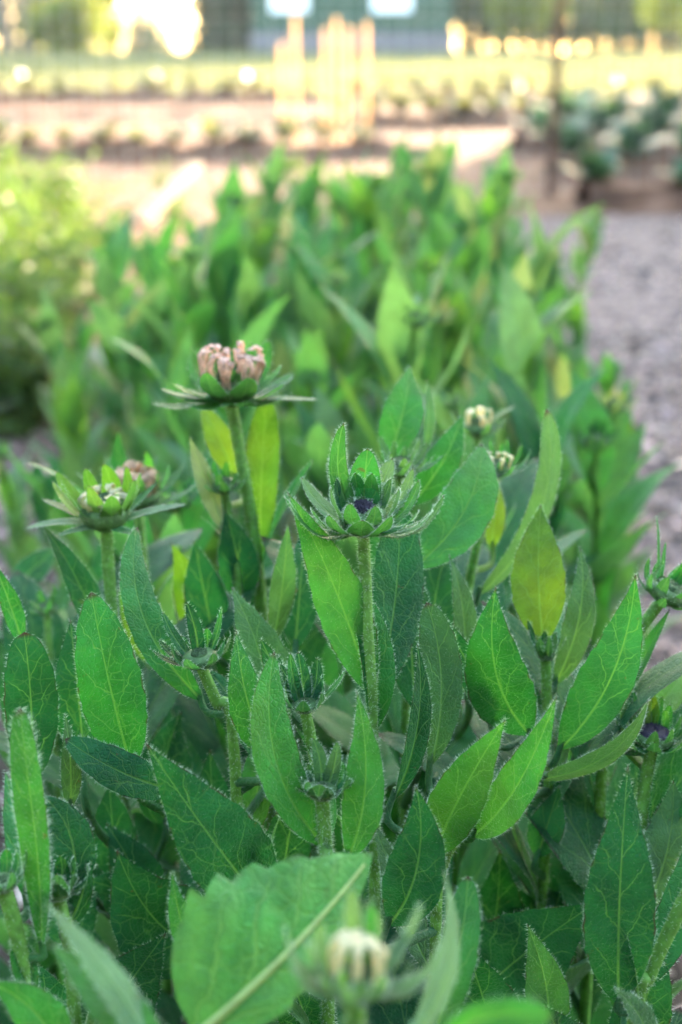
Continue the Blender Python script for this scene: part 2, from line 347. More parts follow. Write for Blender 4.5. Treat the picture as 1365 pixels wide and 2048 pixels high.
#SECTIONS
# ------------------------------------------------------------------ the setting
def crest(y): return -np.maximum(0, np.asarray(y, float) - 47) * .035
def sheet(name, x0, x1, ys, m, z=0., nx=2):
    mb = MB(); xs = np.linspace(x0, x1, nx); ys = np.asarray(ys, float); X, Y = np.meshgrid(xs, ys)
    V = np.stack([X, Y, crest(Y) + z], -1).reshape(-1, 3); i = np.arange(len(ys) - 1)[:, None] * nx; j = np.arange(nx - 1)[None]
    mb.add(V, np.stack([i + j, i + j + 1, i + nx + j + 1, i + nx + j], -1).reshape(-1, 4)); return mb.build(name, m)
SOIL = plain('garden_soil', (.2, .13, .1), .95, 0, 9, bump=.02, spec=.1, stops=[(.25, (.035, .018, .012)), (.45, (.11, .056, .036)), (.6, (.18, .092, .06)), (.75, (.24, .135, .095))])
MULCH = plain('mulch_floor', (.2, .17, .16), .95, 0, 30, bump=.015, spec=.15, stops=[(.3, (.04, .032, .034)), (.45, (.12, .088, .084)), (.58, (.21, .15, .14)), (.72, (.31, .235, .215))])
BEDS = plain('bed_soil', (.06, .045, .035), .95, .4, 60, bump=.01, spec=.1)
LAWN = plain('lawn_turf', (.1, .13, .07), .9, .4, 4, bump=.03, spec=.1)
struct(sheet('ground', -250, 250, [-30, 15.5, 47, 150, 600], SOIL))
struct(sheet('path', .16, 3.2, [.4, 5.3], MULCH, .004)); struct(sheet('garden_path', -3.2, -.16, [.3, 2.9], MULCH, .004))
def patch(name, poly, m, z):
    mb = MB(); V = [(x, y, z) for x, y in poly]; mb.add(V, [list(range(len(V)))]); return mb.build(name, m)
struct(patch('flower_bed_ground', [(-.3, .05), (.22, .05), (.27, 1.6), (.38, 3.1), (-.05, 3.1), (-.42, 2.0), (-.3, 1.0)], BEDS, .008))
struct(sheet('lawn', -120, 120, [15.5, 47, 150], LAWN, .004))
# wood chips and gravel lying on the paths (countless)
def scatter_chips(name, polys, n, m, s0, s1, z=.006):
    mb = MB(); 
    for _ in range(n):
        x0, x1, y0, y1 = polys[rng.integers(len(polys))]; t = rng.random() ** .8
        p = (rng.uniform(x0, x1), y0 + (y1 - y0) * t, z + rng.uniform(0, .008)); L = rng.uniform(s0, s1) * rng.uniform(.6, 1.3)
        A = unit(rng.normal(size=3) * [1, 1, .22]); Bv = unit(np.cross([0.05 * rng.normal(), 0.3 * rng.normal(), 1], A)); Cv = np.cross(A, Bv)
        mb.box(p, (L, L * rng.uniform(.2, .6), L * rng.uniform(.08, .22)), ax=[A, Bv, Cv])
    return mb.build(name, m, smooth=False)
CHIP = plain('wood_chip', (.26, .185, .17), .7, .5, 14, spec=.35, island=.85)
tag(scatter_chips('wood_chips', [(.17, 2.3, 1.0, 5.3), (.17, 1.2, .7, 3.2), (-1.3, -.2, .7, 2.6)], 16000, CHIP, .006, .024), 'weathered grey wood chips strewn over the paths beside the bed', 'mulch', kind='stuff')
# lawn grass beyond the rows (countless)
def blades(name, n, fx, m, h0, h1, wd):
    yb = 15.6 * (46 / 15.6) ** rng.random(n); x = fx(yb, rng.random(n)); a = rng.uniform(0, np.pi, n); h = rng.uniform(h0, h1, n) * (1 + .3 * np.sin(x * 1.7) * np.sin(yb * .9)); wv = wd * (yb / 20)
    ux, uy = np.cos(a) * wv, np.sin(a) * wv; lx, ly = rng.normal(0, .35, n) * h, rng.normal(0, .35, n) * h
    V = np.stack([np.stack([x - ux, yb - uy, 0 * x], -1), np.stack([x + ux, yb + uy, 0 * x], -1), np.stack([x + lx, yb + ly, h], -1)], 1).reshape(-1, 3)
    mb = MB(); mb.add(V, np.arange(3 * n).reshape(-1, 3)); return mb.build(name, m, smooth=False)
GRASS = plain('grass_blade', (.13, .15, .085), .7, .2, 2, trans=.45, tcol=(1.25, 1.1, .8), island=.35)
tag(blades('lawn_grass', 60000, lambda y, r: (r - .5) * (y * .7 + 8), GRASS, .05, .11, .02), 'mown lawn grass stretching from the crop rows to the trees', 'grass', kind='stuff')

# raised crop rows
def mound(name, x0, x1, y, wd, h, m):
    mb = MB(); n = max(6, int((x1 - x0) / .1)); xs = np.linspace(x0, x1, n); cs = np.linspace(-1, 1, 9)
    X, Cc = np.meshgrid(xs, cs); Z = h * (1 - Cc ** 2) * (1 + .25 * np.sin(X * 9 + Cc * 3) + .2 * rng.normal(size=X.shape)) - .01
    V = np.stack([X, y + Cc * wd / 2 + .02 * rng.normal(size=X.shape), Z], -1).reshape(-1, 3)
    i = np.arange(8)[:, None] * n; j = np.arange(n - 1)[None]; mb.add(V, np.stack([i + j, i + j + 1, i + n + j + 1, i + n + j], -1).reshape(-1, 4)); return struct(mb.build(name, m))
for (x0, x1, y, wd, h) in [(-7, 2.2, 14.3, .7, .10), (-2.6, .5, 8.0, .6, .08), (-.2, 2.4, 10.8, .6, .09), (1.0, 4.5, 8.4, .7, .10), (.95, 4, 5.7, .5, .09), (1.0, 3.4, 7.0, .5, .09), (1.4, 4.4, 9.8, .5, .09), (-6, .6, 11.6, .9, .06), (.9, 6.5, 12.6, .6, .1)]:
    mound('soil_ridge', x0, x1, y, wd, h, SOIL)
CROP = plain('crop_leaf', (.11, .135, .075), .45, .3, 9, trans=.35, tcol=(1.35, 1.2, .7), island=.3)
CROPB = plain('cabbage_leaf', (.05, .10, .075), .5, .3, 9, trans=.3, tcol=(1.6, 1.6, .7), island=.3)
def crop_proto(name, m, nl, ln, wd, el, parent_loc):
    root = empty(name, parent_loc)
    for i in range(nl):
        mb = MB(); a = i * 2.4 + rng.normal(0, .3); e = R(el + rng.normal(0, 14)) * (1 if i % 3 else .6); l = ln * rng.uniform(.7, 1.15)
        rad = np.array([math.cos(a), math.sin(a), 0]); st = np.array(parent_loc) + [0, 0, .01] + rad * .01; d = rad * math.cos(e) + np.array([0, 0, math.sin(e)])
        leaf_mesh(mb, st, st + d * l, wd * l * rng.uniform(.8, 1.2), np.array([0, 0, 1]) * math.cos(e) - rad * math.sin(e), bn=.12, prof=(.9, .45), res=(6, 10), hair=0, wave=.14, teeth=0)
        mb.build('leaf', m, root)
    return root
HIDE = []
def row(proto, xs, ys, zs, label, group, cat='crop plant', first=[None]):
    for k, (x, y, s) in enumerate(zip(xs, ys, zs)):
        if proto.get('used'): o = copy_tree(proto)
        else: o = proto; proto['used'] = 1
        o.location = (x, y, .06); o.rotation_euler = (0, 0, rng.uniform(0, 6.28)); o.scale = (s, s, s); tag(o, label, cat, group)
bean = crop_proto('leafy_crop', CROP, 9, .26, .42, 62, (0, 0, 0)); lett = crop_proto('young_lettuce', CROP, 9, .15, .75, 48, (0, 0, 0)); cab = crop_proto('cabbage_plant', CROPB, 11, .24, .7, 50, (0, 0, 0))
bpy.context.view_layer.update()
xs = np.arange(-5.2, 1.9, .27); row(bean, xs + rng.normal(0, .04, len(xs)), 14.3 + rng.normal(0, .07, len(xs)), rng.uniform(.65, 1.0, len(xs)), 'tall leafy crop plant in the long sunlit row before the lawn', 'crop plants in the long far row')
xs = np.arange(-2.3, .3, .2); row(lett, xs, 8.0 + rng.normal(0, .06, len(xs)), rng.uniform(.8, 1.2, len(xs)), 'low yellow-green lettuce in the row by the pale wooden stakes', 'lettuces in the row by the stakes')
xs = np.arange(0, 2.2, .22); row(lett, xs, 10.8 + rng.normal(0, .08, len(xs)), rng.uniform(1.0, 1.5, len(xs)), 'yellow-green lettuce in the row behind the far end of the flower bed', 'lettuces behind the flower bed')
xs = np.arange(1.15, 3.4, .33); row(cab, xs, 8.4 + rng.normal(0, .07, len(xs)), rng.uniform(.8, 1.15, len(xs)), 'bluish green cabbage in the shaded row behind the rusty post', 'cabbages behind the rusty post')
xs = np.arange(1.0, 2.6, .36); row(cab, xs, 5.7 + rng.normal(0, .05, len(xs)), rng.uniform(.5, .75, len(xs)), 'small bluish green cabbage in the row nearest the wood chip path', 'small cabbages by the path')
xs = np.arange(1.2, 5, .3); row(bean, xs, 12.6 + rng.normal(0, .08, len(xs)), rng.uniform(.7, 1.0, len(xs)), 'leafy crop plant in the row below the bright lawn slope', 'crop plants below the bright lawn')

xs = np.arange(1.1, 3.2, .3); row(cab, xs, 7.0 + rng.normal(0, .06, len(xs)), rng.uniform(.8, 1.1, len(xs)), 'bluish green cabbage in the middle shaded row behind the rusty post', 'cabbages in the middle shaded row')
xs = np.arange(1.5, 4.2, .33); row(cab, xs, 9.8 + rng.normal(0, .06, len(xs)), rng.uniform(.9, 1.2, len(xs)), 'bluish green cabbage in the last shaded row before the leafy crops', 'cabbages in the last shaded row')
# wooden stakes, sunlit brightness put into pale translucent wood
WOOD = plain('sunlit_pale_wood', (.74, .62, .47), .4, .15, 30, spec=.5, trans=.42, tcol=(1.25, 1.15, .95))
def stake(p, h, lean, wd, label, group='pale wooden stakes in the crop row'):
    mb = MB(); p = np.array([*p, 0.]); d = unit(np.array([lean, rng.normal(0, .02), 1])); X = unit(np.cross([0, 1, 0], d)); Y = np.cross(d, X)
    P = []
    for t, s in ((0 - .05, .55), (.04, 1), (h * .985, 1), (h, .8)): P.append([p + d * t + (X * a + Y * b) * wd / 2 * s for a, b in ((-1, -.5), (1, -.5), (1, .5), (-1, .5))])
    V = np.array(P).reshape(-1, 3); F = [[4 * k + i, 4 * k + (i + 1) % 4, 4 * k + 4 + (i + 1) % 4, 4 * k + 4 + i] for k in range(3) for i in range(4)] + [[3, 2, 1, 0], [12, 13, 14, 15]]
    mb.add(V, F); return tag(mb.build('wooden_stake', WOOD, smooth=False), label, 'stake', group)
def gx(px, y): return (px - 682.5) / 2048 * .72 * (y * math.cos(PITCH) + CAM_Z * math.sin(PITCH))
for px, y, h, ln, lb in [(566, 8.6, .58, .0, 'short pale wooden stake standing apart at the outer end of the stakes'), (598, 8.4, .73, -.02, 'tall tilted wooden stake beside the lone short one'),
                         (652, 8.5, .66, .0, 'pale wooden stake on the outer edge of the bright stake cluster'), (676, 8.2, .72, -.01, 'tallest bright wooden stake in the middle of the cluster'), (696, 8.4, .67, .015, 'bright wooden stake on the inner edge of the stake cluster'), (733, 9.4, .70, .0, 'dull wooden stake standing alone behind the bright cluster')]:
    stake((gx(px, y), y), h, ln, .026, lb)
mb = MB(); a, b = np.array([gx(300, 5.0), 4.75, .05]), np.array([gx(378, 5.3), 5.6, .16]); d = unit(b - a); X = unit(np.cross(d, [0, 0, 1])); mb.box((a + b) / 2, (np.linalg.norm(b - a), .05, .025), ax=[d, X, np.cross(X, d)])
LATH = plain('weathered_lath', (.3, .2, .13), .8, .2, 30)
tag(mb.build('wooden_lath', LATH, smooth=False), 'loose pale wooden lath lying aslant on the soil', 'lath')

# rusty post and wire fence
RUST = plain('rusty_steel', (.16, .085, .06), .8, .4, 40, bump=.001); WIRE = plain('fence_wire', (.42, .45, .43), .5, .2, 20)
fence = empty('wire_fence', (gx(1102, 6.0), 6.0, 0)); tag(fence, 'thin wire garden fence hung on rusty steel posts', 'fence')
fx = fence.location.x
for k in (-1, 0, 1):
    mb = MB(); X = fx + k * 3.4; mb.box((X, 6.0, .8), (.036, .010, 1.7)); mb.box((X, 6.016, .8), (.012, .026, 1.68))
    for z in np.arange(.25, 1.6, .11): mb.box((X, 5.991, z), (.016, .012, .025))
    mb.build('post', RUST, fence, smooth=False)
mb = MB()
for z in np.arange(.02, 1.5, .075): mb.box((fx, 6.034, z), (6.8, .0017, .0017))
for x in np.arange(fx - 3.4, fx + 3.41, .075): mb.box((x, 6.038, .76), (.0017, .0017, 1.5))
mb.build('wire_mesh', WIRE, fence, smooth=False)

# weeds at the side of the bed: feathery clumps
WEED = plain('feathery_leaf', (.085, .15, .05), .5, .3, 25, trans=.4, tcol=(1.7, 1.5, .6), island=.35)
def fern_proto(nf, h, spread, lw):
    root = empty('feathery_weed', (0, 0, 0)); sb = MB(); fb = MB()
    for i in range(nf):
        a = rng.uniform(0, 6.28); ti = abs(rng.normal(0, spread)); H = h * rng.uniform(.6, 1.1); d = np.array([math.cos(a) * math.sin(ti), math.sin(a) * math.sin(ti), math.cos(ti)])
        P = spline([(0, 0, 0), d * H * .5 + [0, 0, .06 * H], d * H * [1.25, 1.25, .95]], 10); sb.tube(P, np.linspace(.0025, .0008, 10), 5)
        k = 46; t = rng.uniform(.15, 1, k); idx = (t * 9).astype(int); c = P[idx] + rng.normal(0, .035 * H, (k, 3)); c[:, 2] = np.maximum(c[:, 2], .01)
        A = unit(rng.normal(size=(k, 3)) + [0, 0, .4]); Bq = unit(np.cross(A, rng.normal(size=(k, 3)))); L = (lw * rng.uniform(.6, 1.4, k))[:, None]; W_ = L * .3
        V = np.stack([c - A * L, c + Bq * W_, c + A * L, c - Bq * W_], 1).reshape(-1, 3); fb.add(V, np.arange(4 * k).reshape(-1, 4))
    sb.build('stem', STEM, root); fb.build('foliage', WEED, root, smooth=False); return root
ferns = [fern_proto(13, .27, .6, .016), fern_proto(11, .22, .7, .02), fern_proto(15, .32, .5, .015)]
bpy.context.view_layer.update()
wl = 'feathery green weed in the overgrown strip across the path'
spots = []
for i in range(46):
    y = rng.uniform(2.3, 5.4); x = gx(rng.uniform(-160, 150 if y < 4.5 else 170), y) - .02
    spots.append((x, y))
for i in range(14): y = rng.uniform(4.0, 6.8); spots.append((gx(rng.uniform(180, 640), y), y))
for i, (x, y) in enumerate(spots):
    p = ferns[i % 3]; o = copy_tree(p) if i >= 3 else p
    s = rng.uniform(.7, 1.15) * (.55 if i >= 46 else 1); o.location = (x, y, 0); o.rotation_euler = (0, 0, rng.uniform(0, 6.28)); o.scale = (s, s, s)
    tag(o, wl if i < 46 else 'low feathery weed on the soil beyond the far end of the bed', 'weed', 'feathery weeds across the path' if i < 46 else 'low weeds beyond the bed')
# broad-leaved dock at the near corner of the strip
dk = crop_proto('dock_weed', CROP, 8, .2, .45, 38, (gx(40, 2.45), 2.45, 0)); tag(dk, 'yellow-green broad leaved weed at the edge of the path', 'weed')

# ---- trees and buildings
BARK = plain('bark', (.09, .07, .06), .9, .4, 12, bump=.02)
TL = [plain('tree_leaf', (.05, .085, .04), .6, .3, 2, trans=.3, tcol=(1.8, 1.6, .5), island=.4), plain('conifer_needle', (.035, .065, .045), .6, .3, 2, trans=.12, island=.4), plain('sunlit_bush_leaf', (.11, .15, .03), .6, .3, 2, trans=.5, tcol=(1.6, 1.5, .6), island=.3)]  # last material puts the bushes' sunlight into a yellower leaf colour
def crown(clumps, n, s):
    mb = MB(); P = []
    wts = np.array([c[3] * c[4] * c[5] for c in clumps]); wts = wts / wts.sum()
    for c, wq in zip(clumps, wts):
        k = max(8, int(n * wq)); d = unit(rng.normal(size=(k, 3))); r = rng.uniform(.35, 1, k) ** .5
        P.append(np.array(c[:3]) + d * r[:, None] * np.array(c[3:6]) * (1 + .15 * rng.normal(size=(k, 1))))
    P = np.vstack(P); k = len(P); A = unit(rng.normal(size=(k, 3))); B = unit(np.cross(A, rng.normal(size=(k, 3)))); L = (s * rng.uniform(.6, 1.5, k))[:, None]
    V = np.stack([P - A * L, P + B * L * .5, P + A * L, P - B * L * .5], 1).reshape(-1, 3); mb.add(V, np.arange(4 * k).reshape(-1, 4)); return mb
def tree(name, loc, H, Rc, z0, n, s, m, label, cat='tree', group=None, trunk=.16, lean=0., conifer=False, nc=14):
    root = empty(name, loc); x, y, z = loc; mb = MB()
    P = spline([(x, y, z - .2), (x + lean * .4, y, z + H * .3), (x + lean, y + .1, z + H * .75), (x + lean, y, z + H * .93)], 14); mb.tube(P, np.linspace(trunk, trunk * .15, 14), 9)
    cl = []
    if conifer:
        for k in range(nc):
            t = (k + .5) / nc; zz = z0 + (H - z0) * t; cl.append((x + lean * t, y, z + zz, Rc * (1 - t) ** .8 + .15, Rc * (1 - t) ** .8 + .15, (H - z0) / nc * 1.1))
    else:
        for k in range(nc):
            a = k * 2.4; t = (k + .5) / nc; q = math.sqrt(1 - (2 * t - 1) ** 2 * .8) * Rc * .62; zz = z0 + (H - z0) * (.12 + .78 * t)
            c = (x + lean * t + math.cos(a) * q, y + math.sin(a) * q, z + zz); rr = Rc * rng.uniform(.38, .55); cl.append((*c, rr, rr, rr * .8))
            mb.tube(spline([P[min(11, 3 + int(t * 8))], (np.array(c) + P[min(12, 4 + int(t * 8))]) / 2 + [0, 0, .1], np.array(c)], 6), np.linspace(trunk * .35, trunk * .08, 6), 5)
    mb.build('trunk', BARK, root); crown(cl, n, s).build('crown', m, root, smooth=False)
    return tag(root, label, cat, group)
def X_(px, y): return gx(px, y)
# unseen trees: one casting the bed's shade, one added to block sun (just past the right of the frame)
TH = math.cos(SUN_AZ), math.sin(SUN_AZ)
def pq(p, q): return (p * TH[0] + q * TH[1], -p * TH[1] + q * TH[0], 0)
tree('shade_tree', pq(.45, 13.5), 8.2, 2.7, .2, 24000, .15, TL[0], 'dense leafy tree whose shade falls over the bed', trunk=.2, nc=24)
tree('shade_tree', pq(5.6, 13.5), 8.5, 3.3, .2, 13000, .17, TL[0], 'unseen broad leafy tree added beside the shading tree to block sun', trunk=.22, nc=20)
for k, (pp, qq, lb) in enumerate([(-.45, 12.9, 'leafy bush under the shading tree, nearest the crop rows'), (.9, 12.7, 'leafy bush in front of the shading tree trunk'), (2.8, 12.9, 'leafy bush between the two shading trees')]):
    tree('round_bush', pq(pp, qq), 3.3, 1.5, .1, 5000, .13, TL[0], lb, 'bush', trunk=.06, nc=16)  # bushes added out of view below the crowns, shading the rows
for k, (x, y, lb) in enumerate([(-8.5, 1.0, 'unseen big leafy tree added beside the weedy strip to block low light'), (-5.5, -7, 'unseen big leafy tree added behind the camera, on the weedy side, to block low light'), (1.5, -9, 'unseen big leafy tree added straight behind the camera to block low light'), (8, -5, 'unseen big leafy tree added behind the camera, on the path side, to block low light')]):
    tree('shade_tree', (x, y, 0), 8.5, 3.6, .2, 6000, .3, TL[0], lb, trunk=.25, nc=18)  # unseen trees added around the garden to block low sky light
tree('round_bush', pq(-1.95, 12.6), 1.9, .95, .05, 3000, .11, TL[0], 'low leafy bush beside the crop rows, smallest under the shading tree', 'bush', trunk=.05, nc=12)  # small bush added out of view to shade the nearer rows
# treeline behind the lawn
def zc(y): return float(crest(y))
for k, (px, y, H, lean) in enumerate([(18, 48, 11, .5), (62, 47, 12, .8), (104, 52, 12, .6)]):
    tree('tall_tree', (X_(px, y), y, zc(y)), H, 2.6, 3.2, 2600, .22, TL[0], ['dark leaning tree trunk at the outer end of the treeline', 'dark leaning tree trunk second along the treeline', 'slim dark tree trunk third along the treeline'][k], trunk=.26, lean=-lean)
for k, (px, y, H, Rc, m, lb) in enumerate([(-70, 56, 8, 4, 0, 'dark green tree behind the leaning trunks, beyond the outer one'), (60, 60, 7, 4, 0, 'dark green tree behind the leaning trunks'), (165, 54, 2.3, 1.0, 2, 'sunlit yellow-green bush between the trunks and the sky gap'), (118, 46, 1.5, 1.0, 2, 'low sunlit bush at the foot of the leaning trunks'), (215, 58, 2.7, .8, 2, 'sunlit yellow-green bush beside the bright sky gap')]):
    tree('leafy_tree' if m == 0 else 'round_bush', (X_(px, y), y, zc(y)), H, Rc, .1, 3600 if m == 0 else 1500, .2 if m == 0 else .12, TL[m], lb, 'tree' if m == 0 else 'bush', trunk=.2 if m == 0 else .06)
tree('conifer_tree', (X_(282, 75), 75, zc(75)), 3.6, .9, .1, 1200, .14, TL[1], 'small grey conifer standing in the bright sky gap', conifer=True, trunk=.1)
tree('conifer_tree', (X_(310, 80), 80, zc(80)), 2.9, 1.3, .1, 1200, .14, TL[1], 'lower broad conifer beside the small one in the sky gap', conifer=True, trunk=.1)
for k, (px, y, H, Rc, lb) in enumerate([(462, 52, 12, 1.25, 'tall dark conifer at the edge of the sky gap'), (545, 55, 13, 2.0, 'tall dark conifer behind the near end of the dark house')]):
    tree('conifer_tree', (X_(px, y), y, zc(y)), H, Rc, .1, 6000, .2, TL[1], lb, conifer=True, trunk=.2, nc=22)
for k, (px, y, H, Rc, lb) in enumerate([(930, 49, 8, 2.2, 'dark green tree by the far end of the house'), (1150, 52, 9, 3.4, 'broad dark tree behind the rusty post'), (1285, 52, 6.5, 2.3, 'dark bluish tree behind the bright lawn')]):
    tree('leafy_tree', (X_(px, y), y, zc(y)), H, Rc, .1, 5200, .2, TL[0], lb, trunk=.2, nc=22)
for k, (px, y, H, Rc, lb) in enumerate([(1035, 40, 2.1, .9, 'sunlit yellow bush in front of the dark trees near the post'), (1090, 41, 1.9, .6, 'smaller sunlit bush just past the yellow one'), (1345, 38, 2.6, .9, 'sunlit yellow-green bush at the edge of the bright lawn')]):
    tree('round_bush', (X_(px, y), y, 0), H, Rc, .5, 1300, .1, TL[2], lb, 'bush', trunk=.05)
hg = empty('hedge', (8.2, 47.4, 0)); tag(hg, 'dense dark hedge under the trees past the far end of the house', 'hedge')
crown([(x, 47.4 + .3 * math.sin(x * 3), .75 + .2 * math.sin(x * 2.1), .8, .7, .95 + .2 * math.sin(x * 5)) for x in np.arange(4.2, 12.4, .7)], 9000, .1).build('foliage', TL[0], hg, smooth=False)
# dark house with two white windows
SIDING = plain('dark_siding', (.022, .06, .042), .7, .15, 3); FOOT = plain('grey_foundation', (.12, .11, .13), .8, .15, 3); WHITE = plain('white_paint', (.8, .8, .84), .4, .04, 3); ROOF = plain('roof_shingle', (.09, .09, .1), .9, .3, 8)
hy = 46.; hx0, hx1 = X_(505, hy), X_(905, hy); house = empty('house', ((hx0 + hx1) / 2, hy, 0)); tag(house, 'low dark house with two white windows behind the lawn', 'house')
mb = MB(); mb.box(((hx0 + hx1) / 2, hy + 3, 1.75), (hx1 - hx0, 6, 2.3)); mb.build('wall', SIDING, house, smooth=False)
mb = MB(); mb.box(((hx0 + hx1) / 2, hy + 3, .3), (hx1 - hx0 + .1, 6.1, .6)); mb.build('foundation', FOOT, house, smooth=False)
mb = MB(); cx = (hx0 + hx1) / 2; e = (hx1 - hx0) / 2 + .4
mb.add([(cx - e, hy - .5, 2.9), (cx + e, hy - .5, 2.9), (cx + e, hy + 3, 4.9), (cx - e, hy + 3, 4.9), (cx - e, hy + 6.5, 2.9), (cx + e, hy + 6.5, 2.9), (cx - e, hy - .5, 2.75), (cx + e, hy - .5, 2.75), (cx - e, hy + 6.5, 2.75), (cx + e, hy + 6.5, 2.75)], [[0, 1, 2, 3], [3, 2, 5, 4], [6, 7, 1, 0], [4, 5, 9, 8], [8, 9, 7, 6]]); mb.add([(cx - e, hy - .5, 2.9), (cx - e, hy + 3, 4.9), (cx - e, hy + 6.5, 2.9)], [[0, 1, 2]]); mb.add([(cx + e, hy - .5, 2.9), (cx + e, hy + 6.5, 2.9), (cx + e, hy + 3, 4.9)], [[0, 1, 2]])
mb.build('roof', ROOF, house, smooth=False)
for px, wpx in ((580, 72), (783, 74)):
    ww = pxm(wpx, hy * .97); X = X_(px, hy); mb = MB(); mb.box((X, hy - .03, 1.95), (ww, .06, 1.5)); f = mb.build('window', WHITE, house, smooth=False)
    mb = MB()
    for a in (-.5, 0, .5): mb.box((X + a * ww * .98, hy - .075, 1.95), (.06, .03, 1.5))
    for a in (-.5, 0, .5): mb.box((X, hy - .076, 1.95 + a * 1.46), (ww, .026, .06))
    mb.build('frame', WHITE, f, smooth=False)
# ------------------------------------------------------------------ the coneflowers at the front of the bed
PL = {}
def plant(key, stem, r, label, drift=(0, .01), hair=5., zfill=.30, nfill=6, group='coneflowers at the front of the bed', hair_len=.16, cat='plant', name='coneflower'):
    pts = [at(*p) for p in stem]; e = pts[-1]; z = e[2]
    for f in (.55, .15, -.02): pts.append(np.array([e[0] + drift[0] * (1 - f), e[1] + drift[1] * (1 - f), z * f]))
    root = empty(name, (pts[-1][0], pts[-1][1], 0)); tag(root, label, cat, group)
    PL[key] = dict(root=root, pts=pts, path=spline(pts, 160), r=r, leaves=[], zfill=zfill, nfill=nfill, hair=hair, hair_len=hair_len); return PL[key]
plant('A', [(727, 1066, .470), (735, 1230, .472), (744, 1420, .476), (750, 1700, .49)], .0019, 'hairy coneflower with the sharp green star-shaped bud and dark purple centre')
plant('B', [(463, 806, .575), (485, 930, .577), (505, 1050, .58), (522, 1200, .585), (540, 1500, .60)], .0024, 'tall coneflower whose head has curled pinkish tan petals above spreading bracts')
plant('C', [(276, 1012, .61), (286, 1120, .61), (300, 1300, .62)], .0021, 'coneflower with brown shrivelled petals curled round a dark hole')
plant('D', [(213, 1056, .545), (218, 1140, .547), (226, 1250, .55), (236, 1420, .56)], .0023, 'coneflower with pale cream petals just opening above long drooping bracts')
plant('E', [(450, 985, .575), (466, 1080, .578), (480, 1250, .58)], .0017, 'slim coneflower with a small closed bud beside the tall pinkish tan one')
plant('F', [(800, 952, .550), (806, 1100, .553), (814, 1300, .56)], .0018, 'coneflower with a pale green bud just behind the purple-centred star bud')
plant('G', [(992, 952, .575), (962, 1060, .575), (938, 1170, .577), (920, 1320, .58)], .0019, 'coneflower with a dark green open bud behind the broad veined leaf')
plant('H', [(955, 872, .68), (952, 980, .68), (948, 1100, .69)], .0018, 'blurred coneflower bud with one pale curved petal at the back')
plant('I', [(1322, 1203, .515), (1278, 1262, .517), (1240, 1330, .52), (1212, 1450, .525)], .0021, 'leaning coneflower with a curled bud cut by the picture edge, above the path')
plant('J', [(1305, 1492, .50), (1288, 1590, .503), (1276, 1750, .51)], .0022, 'low coneflower with a fat green bud showing a lilac centre')
plant('K', [(402, 1332, .475), (432, 1402, .478), (470, 1520, .485)], .0019, 'coneflower with a green bud cupped by upright bracts and a long leaf')
plant('L', [(610, 1420, .452), (622, 1478, .455), (642, 1600, .462), (655, 1760, .47)], .0018, 'bristly coneflower bud directly above the lower round green bud', nfill=4)
plant('M', [(645, 1592, .425), (650, 1690, .428), (656, 1830, .43)], .0020, 'coneflower with the lower round green bud on a thick hairy stem', nfill=3)
plant('N', [(712, 1990, .285), (708, 2080, .286), (700, 2300, .29)], .0021, 'blurred coneflower with cream petals curled over, in front of everything', zfill=.2, nfill=3)
plant('O', [(95, 1228, .63), (98, 1300, .63), (104, 1420, .64)], .0016, 'small distant looking coneflower bud by the path on a thin straight stem')
plant('P', [(116, 1792, .410), (142, 1905, .412), (152, 2060, .415)], .0020, 'coneflower bud wrapped in a broad dark leaf beside the bristly upright leaf', nfill=3)
plant('Q', [(1092, 1318, .515), (1094, 1400, .518), (1098, 1560, .525)], .0018, 'coneflower with a dark bud hidden at the foot of the lime yellow leaf')
plant('R', [(958, 1594, .452), (922, 1664, .455), (890, 1722, .458), (872, 1850, .465)], .0018, 'leaning coneflower with a tiny bud between two crossing leaves', nfill=4)
plant('T', [(8, 1776, .400), (30, 1850, .402), (52, 1960, .405), (60, 2100, .41)], .0022, 'coneflower with a speckled stem cut by the lower corner of the picture', nfill=2)
plant('U', [(1400, 1740, .43), (1350, 1840, .43), (1300, 1950, .432), (1268, 2060, .436)], .0022, 'leaning coneflower carrying the large dark pointed leaf', nfill=3)

